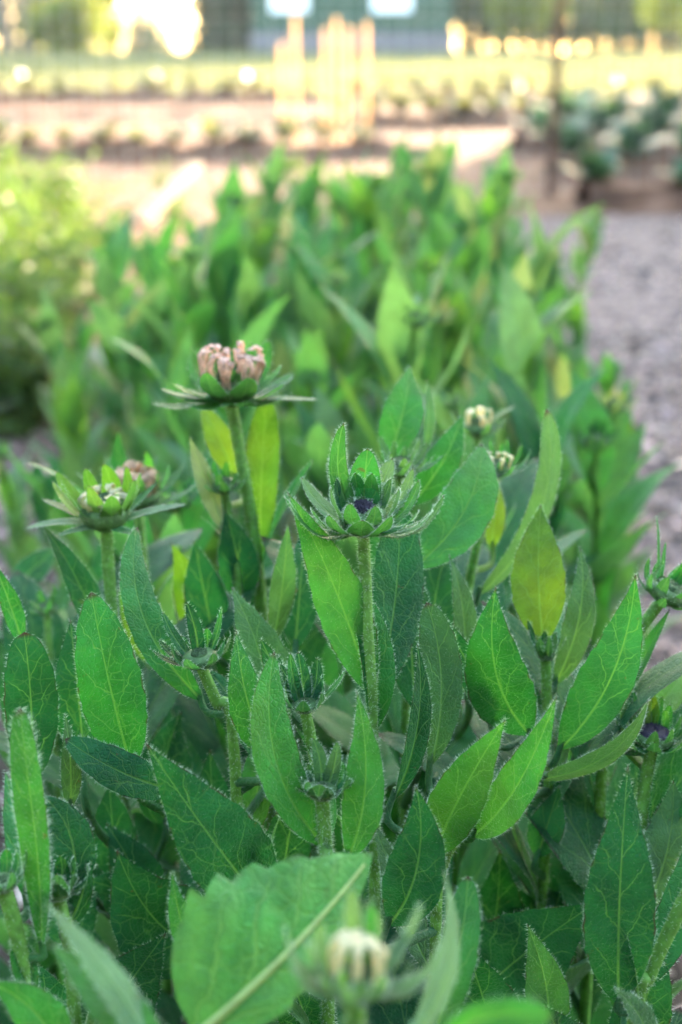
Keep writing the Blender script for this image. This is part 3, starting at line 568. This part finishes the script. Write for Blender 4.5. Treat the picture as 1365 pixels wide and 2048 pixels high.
LEAFN = [0]
def leaf(tip, base, wpx, col='m', roll=0., bs=0., bn=.06, fold=.27, prof=(.85, 1.25), under=False, key=None, hair=1.6, hl=.0014, up=.35, curl=0., surf=.0, teeth=.035, name='leaf', label=None, mats=None, stalk=.06, wave=.05, asym=1.):
    P1, P0 = at(*tip), at(*base)
    if key is None:
        best = 9
        for k, p in PL.items():
            q = p['path']; ok = q[:, 2] < P0[2] + .004
            d = np.linalg.norm((q - P0) * [1, 1, .5], axis=1); d[~ok] = 9
            if d.min() < best: best, key = d.min(), k
    p = PL[key]; q = p['path']; d = np.linalg.norm(q - P0, axis=1) + .6 * np.maximum(0, q[:, 2] - P0[2]) * 5; i = int(d.argmin()); gap = np.linalg.norm(q[i] - P0)
    mb = MB()
    T = unit(P1 - P0); view = unit(CAMP - (P0 + P1) / 2); N = unit(view - T * (view @ T)); S = np.cross(T, N); a = R(roll); N = N * math.cos(a) + S * math.sin(a)
    if under: N = -N
    W = .94 * pxm(wpx, (tip[2] + base[2]) / 2) / max(.25, abs(math.cos(a)))
    s_ = -1 if under else 1; curl = curl or rng.normal(-.01, .045)
    leaf_mesh(mb, P0, P1, W, N, bs=bs * s_, bn=bn * s_, fold=fold, prof=prof, hair=hair, hl=hl, curl=curl * s_, surf=surf, teeth=teeth, stalk=stalk, wave=wave, asym=asym if not under else 2 - asym, twist=rng.normal(0, .35))
    if gap > .003:
        j = min(len(q) - 1, i + int(gap / .004)); j = max(j, i); e = q[j]
        if e[2] > P0[2] + .01: e = q[i]
        P = spline([P0 + T * .004, P0 - T * min(gap * .35, .02), e], 10); mb.tube(P, np.linspace(.0010, .0017, 10) * (1 if gap < .03 else 1.15), 6)
    o = mb.build(name, mats or LM, p['root']); tint(o, col); p['leaves'].append(o)
    if label: o['label'] = label
    return o
def D(x, y, d): return (x, y, d)
# tip, base (photo position, metres from the lens), width
leaf((585, 991, .455), (744, 1392, .476), 112, 'b', key='A', bs=.03, bn=-.04, roll=8, surf=.7, label='bright yellow-green leaf with a dark tip below the star bud', hair=2.2)
leaf((800, 1010, .505), (752, 1402, .482), 118, 'd', key='A', roll=16, bs=.05, bn=-.05, prof=(.8, .6), hair=1.6)
leaf((965, 880, .545), (822, 1140, .525), 118, 'b', bs=.12, bn=.05, roll=-6, prof=(.8, .95), hair=2.2, label='broad light green leaf seen from its veined underside')
leaf((820, 727, .59), (772, 930, .57), 88, 'b', bs=.04, hair=1.2)
leaf((925, 828, .57), (822, 1010, .56), 76, 'm', bs=.05, roll=10)
leaf((1088, 815, .55), (955, 1192, .565), 52, 'g', bs=.16, roll=45, hair=2, under=True, prof=(.6, .5))
leaf((856, 760, .60), (848, 905, .60), 26, 'g', roll=50)
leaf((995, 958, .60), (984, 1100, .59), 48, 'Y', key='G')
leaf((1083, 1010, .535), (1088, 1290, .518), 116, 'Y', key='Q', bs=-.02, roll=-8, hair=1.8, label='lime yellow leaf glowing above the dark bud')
leaf((1163, 1092, .53), (1108, 1372, .52), 66, 'g', key='Q', bs=.06, roll=25)
leaf((993, 1178, .470), (1062, 1470, .50), 140, 'm', key='Q', bs=-.10, roll=-5, hair=1.8, surf=.4)
leaf((855, 1204, .475), (862, 1530, .475), 88, 'g', bs=.06, roll=18, prof=(.7, .6), surf=.5, key='R')
leaf((866, 1210, .485), (985, 1450, .50), 62, 'd', bs=.06, roll=-20, key='Q')
leaf((836, 1286, .458), (788, 1600, .462), 52, 'd', bs=.05, roll=35, key='R', fold=.5)
leaf((1270, 1142, .475), (1118, 1500, .50), 118, 'm', key='Q', bs=.08, roll=14, hair=1.8, asym=.85)
leaf((1110, 1392, .425), (945, 1672, .452), 88, 'b', key='R', bs=.10, roll=-25, hair=2.4, surf=.7)
leaf((1016, 1433, .425), (868, 1712, .457), 112, 'b', key='R', bs=-.02, roll=-4, hair=2.2, surf=.4, wave=.08, bn=.05)
leaf((835, 1562, .420), (778, 1850, .440), 128, 'd', key='R', bs=.10, roll=-6, hair=1.8, surf=.3)
leaf((1300, 1405, .455), (1078, 1560, .49), 48, 'g', key='Q', bs=.10, roll=52, under=True, hair=2.6, surf=1.2)
leaf((1258, 1534, .415), (1238, 2010, .432), 150, 'd', key='U', bs=-.02, roll=6, hair=1.4, surf=.3, label='large dark green pointed leaf with a pale midrib')
leaf((1120, 1570, .52), (1075, 1715, .525), 76, 'm', key='Q')
leaf((712, 1380, .425), (696, 1720, .430), 88, 'b', key='M', bs=.10, roll=-16, hair=2.4, surf=.9, wave=.1)
leaf((550, 1302, .430), (648, 1690, .430), 96, 'b', key='M', bs=-.16, roll=22, hair=2.2, surf=.6, fold=.35, prof=(.7, .8))
leaf((477, 1264, .455), (548, 1515, .468), 88, 'm', key='K', bs=-.08, roll=10, hair=2.2, surf=.7)
leaf((522, 1278, .475), (566, 1372, .475), 42, 'd', key='L')
leaf((463, 1172, .505), (548, 1480, .505), 118, 'g', key='K', bs=.05, roll=10)
leaf((280, 1043, .505), (405, 1400, .485), 78, 'm', key='K', bs=-.16, roll=15, prof=(.6, .7), hair=1.8)
leaf((405, 1330, .50), (520, 1530, .49), 66, 'd', key='K', bs=.05, roll=30)
leaf((183, 1184, .455), (262, 1530, .475), 136, 'm', key='K', bs=-.02, roll=6, hair=2, surf=.4, prof=(.6, .65), label='broad mid green leaf with a straight upright tip')
leaf((140, 1238, .50), (168, 1520, .50), 108, 'd', key='D', bs=.02, roll=-12)
leaf((48, 1262, .475), (62, 1560, .485), 112, 'd', key='D', bs=.02, roll=4, prof=(.55, .5))
leaf((92, 1040, .545), (226, 1310, .555), 62, 'd', key='D', bs=-.03, roll=35)
leaf((30, 1420, .398), (84, 1900, .405), 66, 'b', key='T', bs=.06, roll=-28, hair=3.2, hl=.0022, surf=1.3, fold=.5, prof=(.7, .45), label='narrow upright leaf fringed with stiff white hairs')
leaf((128, 1478, .455), (350, 1580, .475), 88, 'd', key='K', bs=-.06, roll=15, hair=2.2, prof=(.6, .6))
leaf((294, 1488, .412), (548, 1830, .440), 172, 'd', key='M', bs=-.02, roll=2, hair=2.2, surf=.25, fold=.12, label='large dark leaf with a fine network of pale veins', bn=.1, asym=1.1)
leaf((132, 1428, .46), (140, 1620, .465), 44, 'g', key='P', roll=25, hair=2.2)
leaf((78, 1585, .425), (140, 1800, .415), 96, 'd', key='P', bs=.18, roll=-14, hair=2)
leaf((165, 1680, .42), (128, 1860, .414), 46, 'd', key='P', bs=.18, roll=-30)
leaf((346, 1745, .405), (396, 1910, .425), 54, 'b', key='M', bs=-.06, roll=10, hair=2.6, surf=1)
leaf((506, 1672, .425), (496, 1800, .435), 34, 'g', key='M', roll=25, hair=2.6, surf=1)
leaf((88, 1806, .315), (330, 2150, .305), 66, 'h', key='N', bs=.02, roll=35, under=True, hair=1.5)
leaf((100, 1892, .325), (350, 2190, .300), 104, 'b', key='N', bs=.04, roll=10, hair=1.5)
leaf((-30, 1960, .36), (120, 2130, .37), 104, 'b', key='T', bs=.12, hair=2)
leaf((940, 1752, .395), (862, 2090, .385), 84, 'b', key='N', bs=.06, roll=-20, hair=2.2, prof=(.7, .6))
leaf((888, 1738, .325), (820, 2080, .300), 52, 'h', key='N', bs=.12, roll=45, under=True, hair=1.2)
leaf((1055, 1850, .45), (1095, 2080, .46), 92, 'g', key='R', bs=.06, surf=.6)
leaf((1228, 1976, .40), (1300, 2110, .42), 56, 'g', key='U', bs=.05, roll=35, surf=1)
leaf((1115, 2036, .265), (870, 2105, .28), 70, 'b', key='N', bs=-.12, prof=(.6, .5), hair=1)
leaf((36, 1838, .405), (72, 1990, .405), 52, 'm', key='T', bs=-.08, roll=15, hair=2.6)
leaf((448, 1020, .57), (482, 1205, .58), 88, 'd', key='E', bs=.05)
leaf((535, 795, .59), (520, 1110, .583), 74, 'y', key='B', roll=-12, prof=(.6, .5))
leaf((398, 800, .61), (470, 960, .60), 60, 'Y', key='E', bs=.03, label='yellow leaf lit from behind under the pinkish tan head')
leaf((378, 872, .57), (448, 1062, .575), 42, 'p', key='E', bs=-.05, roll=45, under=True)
leaf((574, 1044, .53), (545, 1290, .54), 54, 'g', key='B', roll=25)
leaf((388, 1080, .57), (430, 1290, .575), 92, 'd', key='E')
leaf((342, 1085, .59), (372, 1260, .60), 66, 'y', key='C', bs=.1)
leaf((612, 1050, .56), (590, 1300, .55), 86, 'd', key='B')
leaf((1165, 1330, .55), (1130, 1560, .54), 60, 'd', key='I')
leaf((1212, 1308, .50), (1244, 1480, .505), 34, 'g', key='J', roll=45)
leaf((1370, 1310, .56), (1262, 1440, .53), 70, 'y', key='J', bs=.1)
leaf((1180, 1190, .62), (1090, 1330, .56), 70, 'm', key='I')
leaf((905, 1110, .52), (930, 1340, .53), 52, 'g', key='G', roll=40)
leaf((1345, 1560, .50), (1290, 1820, .49), 120, 'g', key='J', bs=.06, roll=12)
leaf((1385, 1640, .47), (1265, 1990, .455), 84, 'm', key='U', bs=.08)
leaf((800, 1080, .52), (830, 1420, .51), 110, 'd', key='F', roll=12)
leaf((900, 1060, .56), (850, 1330, .545), 100, 'd', key='F', roll=-12)
leaf((245, 1100, .58), (300, 1330, .58), 70, 'y', key='C')
leaf((-15, 1120, .50), (45, 1290, .51), 44, 'm', key='O', roll=20)
leaf((120, 1090, .72), (20, 1180, .70), 60, 'd', key='O')
leaf((10, 1540, .42), (52, 1800, .41), 60, 'm', key='T', roll=20, hair=2.4)
# low leaves that close the gaps, deep shade put into their darker green
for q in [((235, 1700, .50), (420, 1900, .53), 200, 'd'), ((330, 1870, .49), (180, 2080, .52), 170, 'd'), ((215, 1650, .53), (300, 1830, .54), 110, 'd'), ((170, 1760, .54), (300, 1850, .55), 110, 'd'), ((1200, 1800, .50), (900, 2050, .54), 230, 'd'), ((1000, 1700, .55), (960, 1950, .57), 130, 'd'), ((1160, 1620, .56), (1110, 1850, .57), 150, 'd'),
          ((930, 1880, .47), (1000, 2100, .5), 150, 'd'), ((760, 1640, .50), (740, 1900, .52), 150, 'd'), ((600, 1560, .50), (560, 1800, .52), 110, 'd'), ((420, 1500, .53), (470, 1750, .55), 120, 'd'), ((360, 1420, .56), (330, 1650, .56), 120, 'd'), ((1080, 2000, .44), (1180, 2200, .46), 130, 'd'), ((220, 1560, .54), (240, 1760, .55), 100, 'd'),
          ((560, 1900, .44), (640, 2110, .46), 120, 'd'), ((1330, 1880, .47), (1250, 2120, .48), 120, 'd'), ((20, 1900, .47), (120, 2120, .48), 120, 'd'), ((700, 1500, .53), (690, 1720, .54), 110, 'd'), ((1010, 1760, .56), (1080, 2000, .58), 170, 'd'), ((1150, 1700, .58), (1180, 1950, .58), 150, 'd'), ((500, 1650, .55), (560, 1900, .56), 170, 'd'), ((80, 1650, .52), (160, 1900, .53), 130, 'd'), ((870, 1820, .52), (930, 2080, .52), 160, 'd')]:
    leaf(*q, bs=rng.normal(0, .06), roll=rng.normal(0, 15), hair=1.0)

# the broad toothed leaf in front
plant('S', [(330, 2170, .330), (322, 2400, .335)], .0022, 'broad toothed leaf with a pale midrib beside the blurred cream bud', hair=0, nfill=0, group='broad leaved weed', name='broad_leaf_weed', cat='weed')
PL['S']['root']['group'] = ''
del PL['S']['root']['group']
def broad():
    p = PL['S']; P1, P0 = at(748, 1704, .362), at(392, 2072, .338); T = unit(P1 - P0); view = unit(CAMP - P0); N = unit(view - T * (view @ T)); mb = MB()
    leaf_mesh(mb, P0, P1, pxm(272, .35), N, bs=.03, bn=.06, fold=.12, prof=(.5, .98), res=(20, 60), hair=0, teeth=.09, wave=.07, asym=.55)
    C = spline([P0 + T * .002, P0 - T * .03, p['path'][2]], 10); mb.tube(C, .0021, 8)
    o = mb.build('leaf', BROAD, p['root']); o.color = (.075, .25, .055, 1)
    mb = MB(); v = np.linspace(0, .93, 30)[:, None]; S = np.cross(T, N); L = np.linalg.norm(P1 - P0)
    C = P0 + (P1 - P0) * v + 4 * v * (1 - v) * (S * .03 + N * .06) * L + N * .0002; mb.tube(C, np.linspace(.0013, .0004, 30), 8); mb.build('midrib', PALE, p['root'])
PALE = plain('pale_midrib', (.34, .44, .15), .5, .15, 200, trans=.2)
broad()

# ---- flower heads
def wider(L, f=1.4): return [(q[0], q[1], q[2], q[3] * f, *q[4:]) for q in L]
def hb(key): return PL[key]['pts'][0]
UPX = lambda x, y=-.08: (x, y, 1)
A_ = [(4, 27, 1.18, .25, -.2, 'b'), (-14, 26, 1.0, .22, -.2, 'b'), (24, 40, 1.0, .26, -.1, 'm'), (176, 26, 1.15, .26, -.2, 'b'), (192, 30, 1.0, .24, -.2, 'b'), (160, 40, 1.1, .30, -.08, 'h'), (128, 52, 1.1, .32, .0, 's'), (112, 66, 1.55, .34, .0, 'm'), (84, 62, 1.15, .42, .02, 'm'), (58, 50, 1.1, .3, 0, 'h'), (38, 42, 1.1, .22, -.08, 'h'),
      (268, 44, .62, .40, -.18, 'b'), (232, 40, .78, .32, -.16, 'b'), (300, 42, .78, .30, -.16, 'b'), (212, 38, .86, .28, -.15, 'm'), (325, 36, .9, .26, -.14, 'm'),
      (245, 62, .66, .26, -.14, 'b'), (290, 62, .62, .24, -.14, 'b'), (205, 64, .8, .24, -.12, 'g'), (335, 62, .8, .24, -.12, 'g'), (150, 66, .8, .26, -.1, 'd'), (110, 72, .8, .26, -.1, 'b'), (70, 72, .8, .24, -.1, 'b'), (30, 64, .8, .24, -.1, 'g')]
hd = flower_head(PL['A']['root'], hb('A'), UPX(0, -.14), pxm(136, .47), [(a, e, l * (1.12 if 180 < a < 360 else 1), w * (.92 if l > 1.3 else 1.25), sg, 'b' if t == 'm' else t) for a, e, l, w, sg, t in A_] + ring(9, 80, .46, .22, -.05, 'h', 12), disc=.2, dm=DISC, hair=4.5, hl=.0014, cup=.36); hd['label'] = 'green star bud with a dark purple centre'
pet = lambda n, r0, h, inn, wd: [(360 * i / n + rng.normal(0, 5), r0, h * rng.uniform(.85, 1.15), inn * rng.uniform(.7, 1.2), wd * rng.uniform(.85, 1.15)) for i in range(n)]
B_ = [(-4, 3, 1.1, .2, .02, 'p'), (184, -4, 1.0, .28, -.1, 'm'), (172, 6, .9, .26, -.1, 'p'), (200, 14, .9, .22, -.1, 'm'), (12, 22, .85, .22, -.08, 'm'), (-18, 14, .8, .22, -.1, 'm')] + ring(7, 12, .8, .36, -.1, 'b', 30) + ring(9, 38, .8, .36, -.1, 'b', 10) + ring(8, 66, .66, .28, -.1, 'b')
hd = flower_head(PL['B']['root'], hb('B'), UPX(.03, -.02), pxm(142, .575), B_, petals=pet(17, .37, .40, .10, .10) + pet(6, .2, .36, .06, .12), disc=.26, hair=1.4, cup=.36); hd['label'] = 'head of curled pinkish tan petals over spreading bracts'
hd = flower_head(PL['C']['root'], hb('C'), UPX(-.04, -.16), pxm(100, .61), ring(9, 24, 1.15, .2, -.06, 'g') + ring(8, 60, .95, .24, -.14, 'b', 20) , petals=pet(13, .42, .42, .34, .2), disc=.3, hair=.8, cup=.5, pm=PETR)
hd = flower_head(PL['D']['root'], hb('D'), UPX(-.02), pxm(138, .545), [(180, -2, 1.05, .24, .08, 'h'), (4, 14, 1.1, .26, .05, 'h'), (168, 22, .9, .22, .02, 'p'), (150, 44, 1.0, .32, -.06, 'y'), (30, 34, .85, .2, -.03, 'm'), (225, 8, .7, .2, .05, 'm'), (315, 6, .7, .2, .05, 'm')] + ring(9, 62, .86, .32, -.08, 'y', 15), petals=pet(9, .26, .22, .12, .13), disc=.25, hair=1.2, cup=.36, pm=PETY)
flower_head(PL['E']['root'], hb('E'), UPX(-.05), pxm(64, .575), ring(8, 40, 1.0, .3, -.12, 'm') + ring(6, 70, .8, .3, -.1, 'm', 20), disc=.3, hair=.8)
flower_head(PL['F']['root'], hb('F'), UPX(.02), pxm(74, .55), [(2, 30, 1.2, .24, -.1, 'm')] + ring(9, 44, 1.0, .26, -.1, 'g') + ring(7, 70, .85, .26, -.08, 'g', 20), disc=.4, hair=1)
flower_head(PL['G']['root'], hb('G'), UPX(.05), pxm(66, .575), ring(10, 42, 1.1, .24, -.14, 'm') + ring(7, 66, .8, .24, -.1, 'm', 20), petals=pet(9, .38, .35, .1, .14), disc=.4, hair=.8, pm=PETY)
flower_head(PL['H']['root'], hb('H'), UPX(0), pxm(72, .68), ring(9, 38, 1.0, .24, -.12, 'g') + [(10, 40, 1.2, .24, .1, 'p')], petals=pet(5, .3, .4, .15, .2), disc=.3, hair=.6, pm=PETY)
flower_head(PL['I']['root'], hb('I'), UPX(.5, 0), pxm(92, .515), [(150, 60, 1.75, .3, .04, 'm'), (130, 66, 1.2, .2, 0, 'm'), (60, 60, 1.2, .34, -.05, 'b'), (20, 40, 1.1, .3, -.1, 'm')] + ring(8, 40, .85, .3, -.2, 'm', 30) + ring(6, 66, .75, .3, -.16, 'm'), disc=.4, hair=1.2, cup=.5)
flower_head(PL['J']['root'], hb('J'), UPX(.06), pxm(82, .50), [(172, 40, 1.3, .26, -.05, 'd'), (100, 66, 1.3, .4, 0, 'Y'), (70, 60, 1.1, .3, 0, 'm'), (130, 60, 1.3, .26, -.04, 'm')] + ring(9, 42, .95, .36, -.2, 'm', 20) + ring(7, 64, .8, .34, -.16, 'b'), disc=.46, dm=DISC, hair=1.4, cup=.5)
flower_head(PL['K']['root'], hb('K'), UPX(-.08), pxm(72, .475), wider([(150, 58, 1.7, .3, -.05, 'd'), (110, 70, 1.7, .3, 0, 'd'), (40, 62, 1.6, .24, -.16, 'm'), (10, 50, 1.2, .2, -.2, 'g'), (185, 30, 1.3, .26, -.14, 'd'), (170, 40, 1.2, .3, -.1, 'd')] + ring(6, 52, .8, .34, -.2, 'm', 10)), disc=.3, hair=2, cup=.5)
flower_head(PL['L']['root'], hb('L'), UPX(-.04, -.1), pxm(50, .452), wider([(8, 46, 2.2, .34, -.08, 'm'), (100, 66, 2.2, .5, 0, 'd'), (150, 64, 2.0, .5, -.04, 'd'), (60, 62, 2.0, .5, -.04, 'd'), (125, 74, 2.3, .4, 0, 'm'), (185, 46, 1.5, .4, -.15, 'm')] + ring(7, 60, 1.25, .46, -.2, 'm', 15)), disc=.3, hair=3, cup=.55)
flower_head(PL['M']['root'], hb('M'), UPX(0, -.12), pxm(58, .425), wider([(170, 36, 1.35, .32, -.14, 'b'), (8, 36, 1.2, .34, -.14, 'm'), (110, 66, 1.9, .4, 0, 'g'), (60, 62, 1.8, .4, 0, 'g'), (266, 62, 1.1, .62, -.14, 'm'), (140, 56, 1.6, .4, -.1, 'g')] + ring(7, 58, 1.1, .46, -.18, 'm', 25)), disc=.3, hair=3.2, cup=.55)
flower_head(PL['N']['root'], hb('N'), UPX(.03, -.06), pxm(126, .285), [(176, 50, 1.55, .28, -.2, 'h'), (0, 44, 1.6, .32, -.2, 'h'), (20, 58, 1.7, .28, -.12, 'h'), (100, 72, 1.6, .36, 0, 'h'), (70, 70, 1.4, .3, 0, 'm'), (345, 36, 1.2, .3, -.2, 'h'), (195, 40, 1.2, .3, -.2, 'h')] + ring(9, 54, 1.15, .34, -.18, 'h', 20) + [(250, 62, 1.15, .26, -.12, 'y'), (205, 62, 1.4, .26, -.12, 'y'), (300, 58, 1.0, .36, -.12, 'b'), (270, 60, .9, .3, -.14, 'h')], petals=pet(8, .38, .70, .40, .16), disc=.3, hair=2., cup=.46, pm=PETY)
flower_head(PL['O']['root'], hb('O'), UPX(-.05), pxm(48, .63), ring(9, 40, 1.0, .28, -.15, 'm') + ring(6, 66, .8, .3, -.1, 'm'), disc=.35, hair=.6)
flower_head(PL['P']['root'], hb('P'), UPX(0, -.1), pxm(52, .41), wider([(268, 66, 1.6, .8, -.12, 'd'), (0, 56, 1.8, .4, -.25, 'd')] + ring(7, 66, 1.5, .5, -.16, 'd', 30)), disc=.3, hair=2.6, cup=.6)
flower_head(PL['Q']['root'], hb('Q'), UPX(0), pxm(44, .515), ring(8, 62, 1.5, .4, -.1, 'd') + ring(5, 74, 1.2, .4, -.1, 'd', 20), disc=.3, hair=1.2)
flower_head(PL['R']['root'], hb('R'), UPX(.06), pxm(28, .452), wider(ring(7, 62, 1.5, .5, -.15, 'm') + ring(5, 74, 1.5, .5, -.1, 'd', 20)), disc=.3, hair=2, cup=.6)
flower_head(PL['T']['root'], hb('T'), UPX(-.1), pxm(52, .40), ring(8, 60, 1.3, .6, -.18, 'm'), disc=.3, hair=2.6, cup=.6)
flower_head(PL['U']['root'], hb('U'), UPX(.3), pxm(60, .43), ring(9, 50, 1.1, .4, -.15, 'm'), disc=.4, hair=1, cup=.5)

for k_ in 'BCDEFGIOQJH': PL[k_]['zfill'] = .38; PL[k_]['nfill'] = 10
for k_ in 'AKLR': PL[k_]['nfill'] = 8
# stems, and the leaves lower down each stem
for k, p in PL.items():
    mb = MB(); stem_mesh(mb, p['pts'], p['r'], hair=p['hair'] * (3 if k in 'AM' else 1.6), hair_len=p['hair_len']); mb.build('stem', [STEM, HAIR], p['root'])
    q = p['path']; a0 = rng.uniform(0, 6.28)
    zt = p['pts'][0][2]
    for i in range(3 if k not in 'SNT' else 0):
        z = zt - .035 - (zt - .035 - .26) * (i + rng.uniform(.2, .8)) / 3; s = q[np.abs(q[:, 2] - z).argmin()]; a = R(rng.choice([rng.uniform(-25, 205), rng.uniform(150, 205), rng.uniform(-25, 30)])); e = R(rng.uniform(55, 80)); L = rng.uniform(.035, .062)
        rad = np.array([math.cos(a), math.sin(a), 0]); d = rad * math.cos(e) + np.array([0, 0, math.sin(e)])
        mb = MB(); leaf_mesh(mb, s, s + d * L, L * rng.uniform(.2, .3), np.array([0, 0, 1]) * math.cos(e) - rad * math.sin(e), bn=rng.uniform(-.08, .1), bs=rng.normal(0, .06), curl=rng.normal(0, .08), prof=(.8, 1.1), res=(8, 18), hair=1.8, hl=.0013, twist=rng.normal(0, .5), fold=.4, stalk=.1)
        o = mb.build('leaf', LM, p['root']); tint(o, 'bgsm'[int(rng.integers(4))])
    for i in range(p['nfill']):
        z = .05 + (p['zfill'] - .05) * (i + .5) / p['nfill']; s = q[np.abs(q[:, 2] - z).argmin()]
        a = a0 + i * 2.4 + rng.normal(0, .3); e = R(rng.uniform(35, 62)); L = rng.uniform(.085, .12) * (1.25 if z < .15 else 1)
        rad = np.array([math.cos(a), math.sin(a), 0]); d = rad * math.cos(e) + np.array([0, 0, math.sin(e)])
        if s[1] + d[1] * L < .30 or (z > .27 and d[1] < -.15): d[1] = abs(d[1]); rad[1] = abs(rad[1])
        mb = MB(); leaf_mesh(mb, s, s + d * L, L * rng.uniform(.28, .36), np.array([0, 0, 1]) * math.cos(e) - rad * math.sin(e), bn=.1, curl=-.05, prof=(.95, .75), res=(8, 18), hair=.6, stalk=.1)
        o = mb.build('leaf', LM, p['root']); tint(o, 'dmd'[i % 3])  # mostly dark green, standing for the shade low between the stems

# ------------------------------------------------------------------ the rest of the bed: coneflowers out of focus
def bed_proto(H, nl, head, seed):
    root = empty('coneflower', (0, 0, 0)); lean = rng.normal(0, .03, 2)
    pts = [(lean[0], lean[1], H), (lean[0] * .5, lean[1] * .5, H * .6), (0, 0, H * .2), (0, 0, -.02)]
    mb = MB(); stem_mesh(mb, pts, .0022, hair=0, n=24); mb.build('stem', [STEM, HAIR], root); q = spline(pts, 60); a0 = rng.uniform(0, 6.28)
    for i in range(nl):
        f = (i + .5) / nl; z = H * (.10 + .84 * f); s = q[np.abs(q[:, 2] - z).argmin()]; a = a0 + i * 2.4 + rng.normal(0, .35)
        e = R(np.clip(rng.normal(50 + 16 * f, 12), 22, 84)); L = (.128 - .042 * f) * rng.uniform(.75, 1.25); rad = np.array([math.cos(a), math.sin(a), 0]); d = rad * math.cos(e) + np.array([0, 0, math.sin(e)])
        mb = MB(); leaf_mesh(mb, s, s + d * L, L * rng.uniform(.22, .35), np.array([0, 0, 1]) * math.cos(e) - rad * math.sin(e), bs=rng.normal(0, .05), bn=rng.uniform(-.02, .14), curl=rng.normal(-.05, .09), prof=(.85, 1.25), res=(6, 14), twist=rng.normal(0, .6), hair=.35, stalk=.08, fold=rng.uniform(.15, .4))
        mb.build('leaf', LM, root)
    if head: flower_head(root, pts[0], (lean[0], lean[1], .3), rng.uniform(.016, .024), ring(9, 38, 1.0, .26, -.12) + ring(6, 66, .8, .26, -.1, 'm', 20), petals=pet(10, .4, .45, .15, .2) if head > 1 else None, disc=.4, hair=0, one=True)
    return root
protos = [bed_proto(.45, 20, 1, 0), bed_proto(.43, 21, 0, 1), bed_proto(.46, 19, 1, 2), bed_proto(.42, 22, 0, 3), bed_proto(.44, 20, 1, 4), bed_proto(.40, 20, 0, 5)]
bpy.context.view_layer.update()
def edge_l(y): return np.interp(y, [.6, .95, 1.2, 1.75, 2.1, 2.6, 3.0], [-.165, -.205, -.27, -.35, -.33, -.12, -.02])
def edge_r(y): return np.interp(y, [.6, .9, 1.3, 1.9, 3.0], [.15, .205, .275, .32, .35])
spots = [(x, y, 0, 0) for x in (-.27, -.14, .0, .13, .26) for y in (-.55, -.4, -.25, -.1)] + [(s * x, y, 0, 0) for s in (-1, 1) for x, y in ((.3, .05), (.3, .2), (.32, .34))]; y = .66  # first ones: unseen plants around the camera, added to block low light
while y < 3.0:
    a, b = edge_l(y), edge_r(y); n = max(3, int((b - a) / .078)); 
    for k in range(n): spots.append((a + (b - a) * (k + .5 + rng.normal(0, .16)) / n + (rng.normal(0, .022 if y < 1.7 else .008) if k in (0, n - 1) else 0), y + rng.normal(0, .025), k == 0, k == n - 1))
    y += .082 + .012 * (y - .7)
used = set()
for i, (x, y, le, re) in enumerate(spots):
    k = int(rng.integers(6)) if i >= 6 else i; o = protos[k] if k not in used else copy_tree(protos[k]); used.add(k)
    s = rng.uniform(.82, 1.07 if y < 2.1 else .95) * (rng.uniform(.66, .92) if le or re else 1) * (.9 if y < .6 else 1); o.location = (x, y, 0); o.rotation_euler = (rng.normal(0, .05), rng.normal(0, .06) + (.03 if re else -.08 if le else 0), rng.uniform(0, 6.28)); o.scale = (s, s, s)
    if re: tag(o, 'blurred leafy coneflower on the bed edge beside the wide wood chip path', 'plant', 'coneflowers along the wood chip path')
    elif le: tag(o, 'blurred leafy coneflower on the bed edge facing the feathery weeds', 'plant', 'coneflowers facing the weeds')
    else: tag(o, 'blurred leafy coneflower inside the dense bed behind the sharp buds, or an unseen one added around the camera', 'plant', 'coneflowers filling the bed')
    for c in o.children:
        if c.name.startswith(('leaf', 'flower')): tint(c, ('sshbhyghsp' if y > 1 else 'sdmbmgmmsd')[rng.integers(10)])  # farther plants paler: hairs plus light and sky sheen put into the colour
# ------------------------------------------------------------------ thin air volume added for the veil of backlight flare
mb = MB(); mb.box((0, 40, 5), (300, 180, 28)); hz = mb.build('haze', SOIL, smooth=False); hz.data.materials.clear()
hm = bpy.data.materials.new('flare_veil'); hm.use_nodes = True; hm.node_tree.nodes.clear(); ho = hm.node_tree.nodes.new('ShaderNodeOutputMaterial'); hv = hm.node_tree.nodes.new('ShaderNodeVolumePrincipled')
hv.inputs['Color'].default_value = (.86, .95, 1, 1); hv.inputs['Density'].default_value = .0003; hv.inputs['Anisotropy'].default_value = .3
hm.node_tree.links.new(hv.outputs[0], ho.inputs['Volume']); hz.data.materials.append(hm); hz.data.update()
tag(hz, 'thin haze added to stand for the veil of backlight flare', 'haze', kind='stuff')
